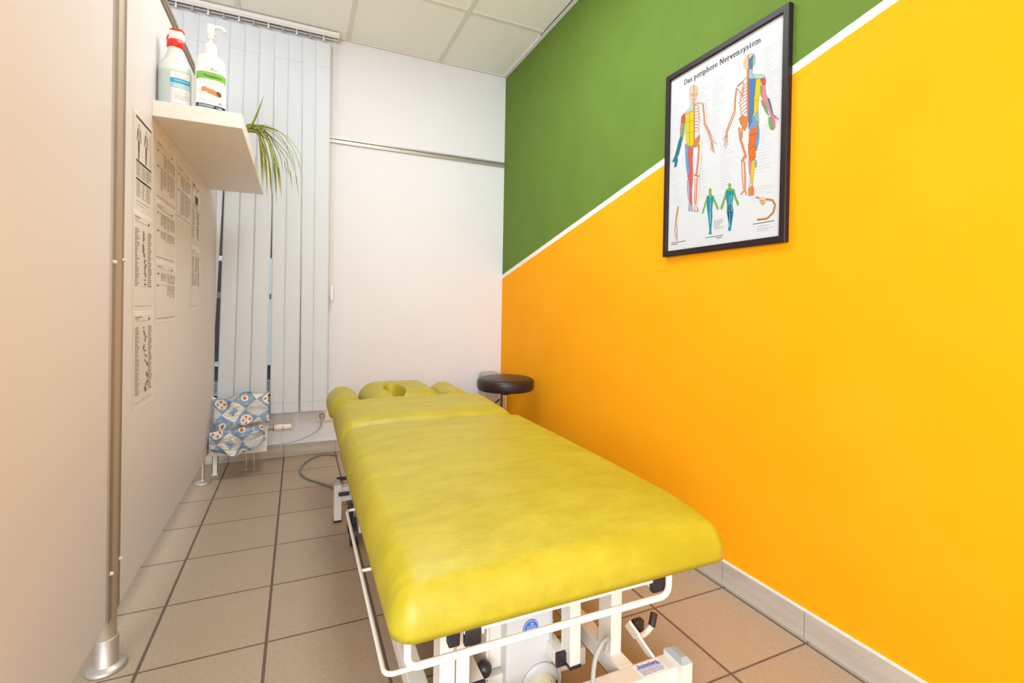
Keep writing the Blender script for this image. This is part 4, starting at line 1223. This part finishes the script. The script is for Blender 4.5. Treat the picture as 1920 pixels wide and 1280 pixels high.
# title drawn with a broad pen: upright strokes thick, level strokes thin
G = {
 'D': (1.18, [[(.22, 0), (.22, 1.5)], [(.02, .03), (.5, .03), (.85, .2), (1.02, .55), (1.02, .95), (.85, 1.3), (.5, 1.47), (.02, 1.47)]]),
 'a': (.84, [[(.14, .78), (.28, .95), (.48, .95), (.6, .8), (.6, .15), (.78, .03)], [(.6, .58), (.3, .5), (.14, .3), (.18, .08), (.38, .04), (.6, .2)]]),
 's': (.72, [[(.56, .74), (.46, .95), (.25, .95), (.15, .75), (.32, .56), (.5, .42), (.56, .2), (.4, .04), (.2, .04), (.1, .26)]]),
 'p': (.94, [[(.2, 1), (.2, -.5)], [(.03, -.49), (.42, -.49)], [(.02, .93), (.2, 1)], [(.2, .8), (.42, .96), (.66, .82), (.76, .5), (.66, .16), (.42, .03), (.2, .15)]]),
 'e': (.84, [[(.15, .56), (.7, .56), (.64, .84), (.42, .97), (.22, .82), (.13, .5), (.22, .16), (.45, .03), (.7, .2)]]),
 'r': (.66, [[(.2, 0), (.2, 1)], [(.03, .03), (.42, .03)], [(.02, .93), (.2, 1)], [(.2, .7), (.36, .92), (.5, .97), (.6, .86)]]),
 'i': (.44, [[(.2, 0), (.2, 1)], [(.03, .03), (.4, .03)], [(.02, .93), (.2, 1)], [(.2, 1.32), (.2, 1.5)]]),
 'h': (1.0, [[(.2, 0), (.2, 1.55)], [(.03, .03), (.4, .03)], [(.02, 1.48), (.2, 1.55)], [(.2, .75), (.42, .96), (.62, .92), (.72, .72), (.72, 0)], [(.56, .03), (.92, .03)]]),
 'n': (1.0, [[(.2, 0), (.2, 1)], [(.03, .03), (.4, .03)], [(.02, .93), (.2, 1)], [(.2, .75), (.42, .96), (.62, .92), (.72, .72), (.72, 0)], [(.56, .03), (.92, .03)]]),
 'm': (1.5, [[(.2, 0), (.2, 1)], [(.03, .03), (.4, .03)], [(.02, .93), (.2, 1)], [(.2, .75), (.4, .96), (.58, .92), (.7, .72), (.7, 0)], [(.54, .03), (.88, .03)],
             [(.7, .75), (.9, .96), (1.08, .92), (1.2, .72), (1.2, 0)], [(1.04, .03), (1.4, .03)]]),
 'N': (1.34, [[(.22, 0), (.22, 1.5)], [(.04, .03), (.44, .03)], [(.02, 1.47), (.3, 1.47)], [(.24, 1.5), (.62, .8), (1.04, 0)], [(1.06, 0), (1.06, 1.5)], [(.88, 1.47), (1.26, 1.47)]]),
 'v': (.86, [[(.14, 1), (.44, 0)], [(.44, 0), (.72, 1)], [(.0, .97), (.3, .97)], [(.58, .97), (.88, .97)]]),
 'y': (.86, [[(.14, 1), (.44, .03)], [(.72, 1), (.44, .03), (.32, -.32), (.12, -.46)], [(.0, .97), (.3, .97)], [(.58, .97), (.88, .97)]]),
 't': (.60, [[(.24, 1.3), (.24, .2), (.34, .03), (.54, .08)], [(.04, .97), (.5, .97)]])}
pen = 0; segs = []
for ch in 'Das periphere Nervensystem':
    if ch == ' ': pen += .55; continue
    adv, st_ = G[ch]
    for s_ in st_: segs.append([(pen + x, y) for x, y in s_])
    pen += adv + .06
kx, ky = 692 / pen, 26.5
t = MB(); lay = .0012
for s_ in segs:
    for (ax, ay), (bx_, by_) in zip(s_, s_[1:]):
        lay += .000001
        u0, v0, u1, v1 = 188 + ax * kx, 1340 + ay * ky, 188 + bx_ * kx, 1340 + by_ * ky
        L = math.hypot(u1 - u0, v1 - v0) or 1; wd = 1.9 + 4.3 * abs(v1 - v0) / L
        nx, ny = -(v1 - v0) / L * wd / 2, (u1 - u0) / L * wd / 2; ex, ey = (u1 - u0) / L * .7, (v1 - v0) / L * .7
        t.add([pp(u0 - ex + nx, v0 - ey + ny, lay), pp(u0 - ex - nx, v0 - ey - ny, lay), pp(u1 + ex - nx, v1 + ey - ny, lay), pp(u1 + ex + nx, v1 + ey + ny, lay)], [(0, 1, 2, 3)])
t.build('title', 'print_text', pf)
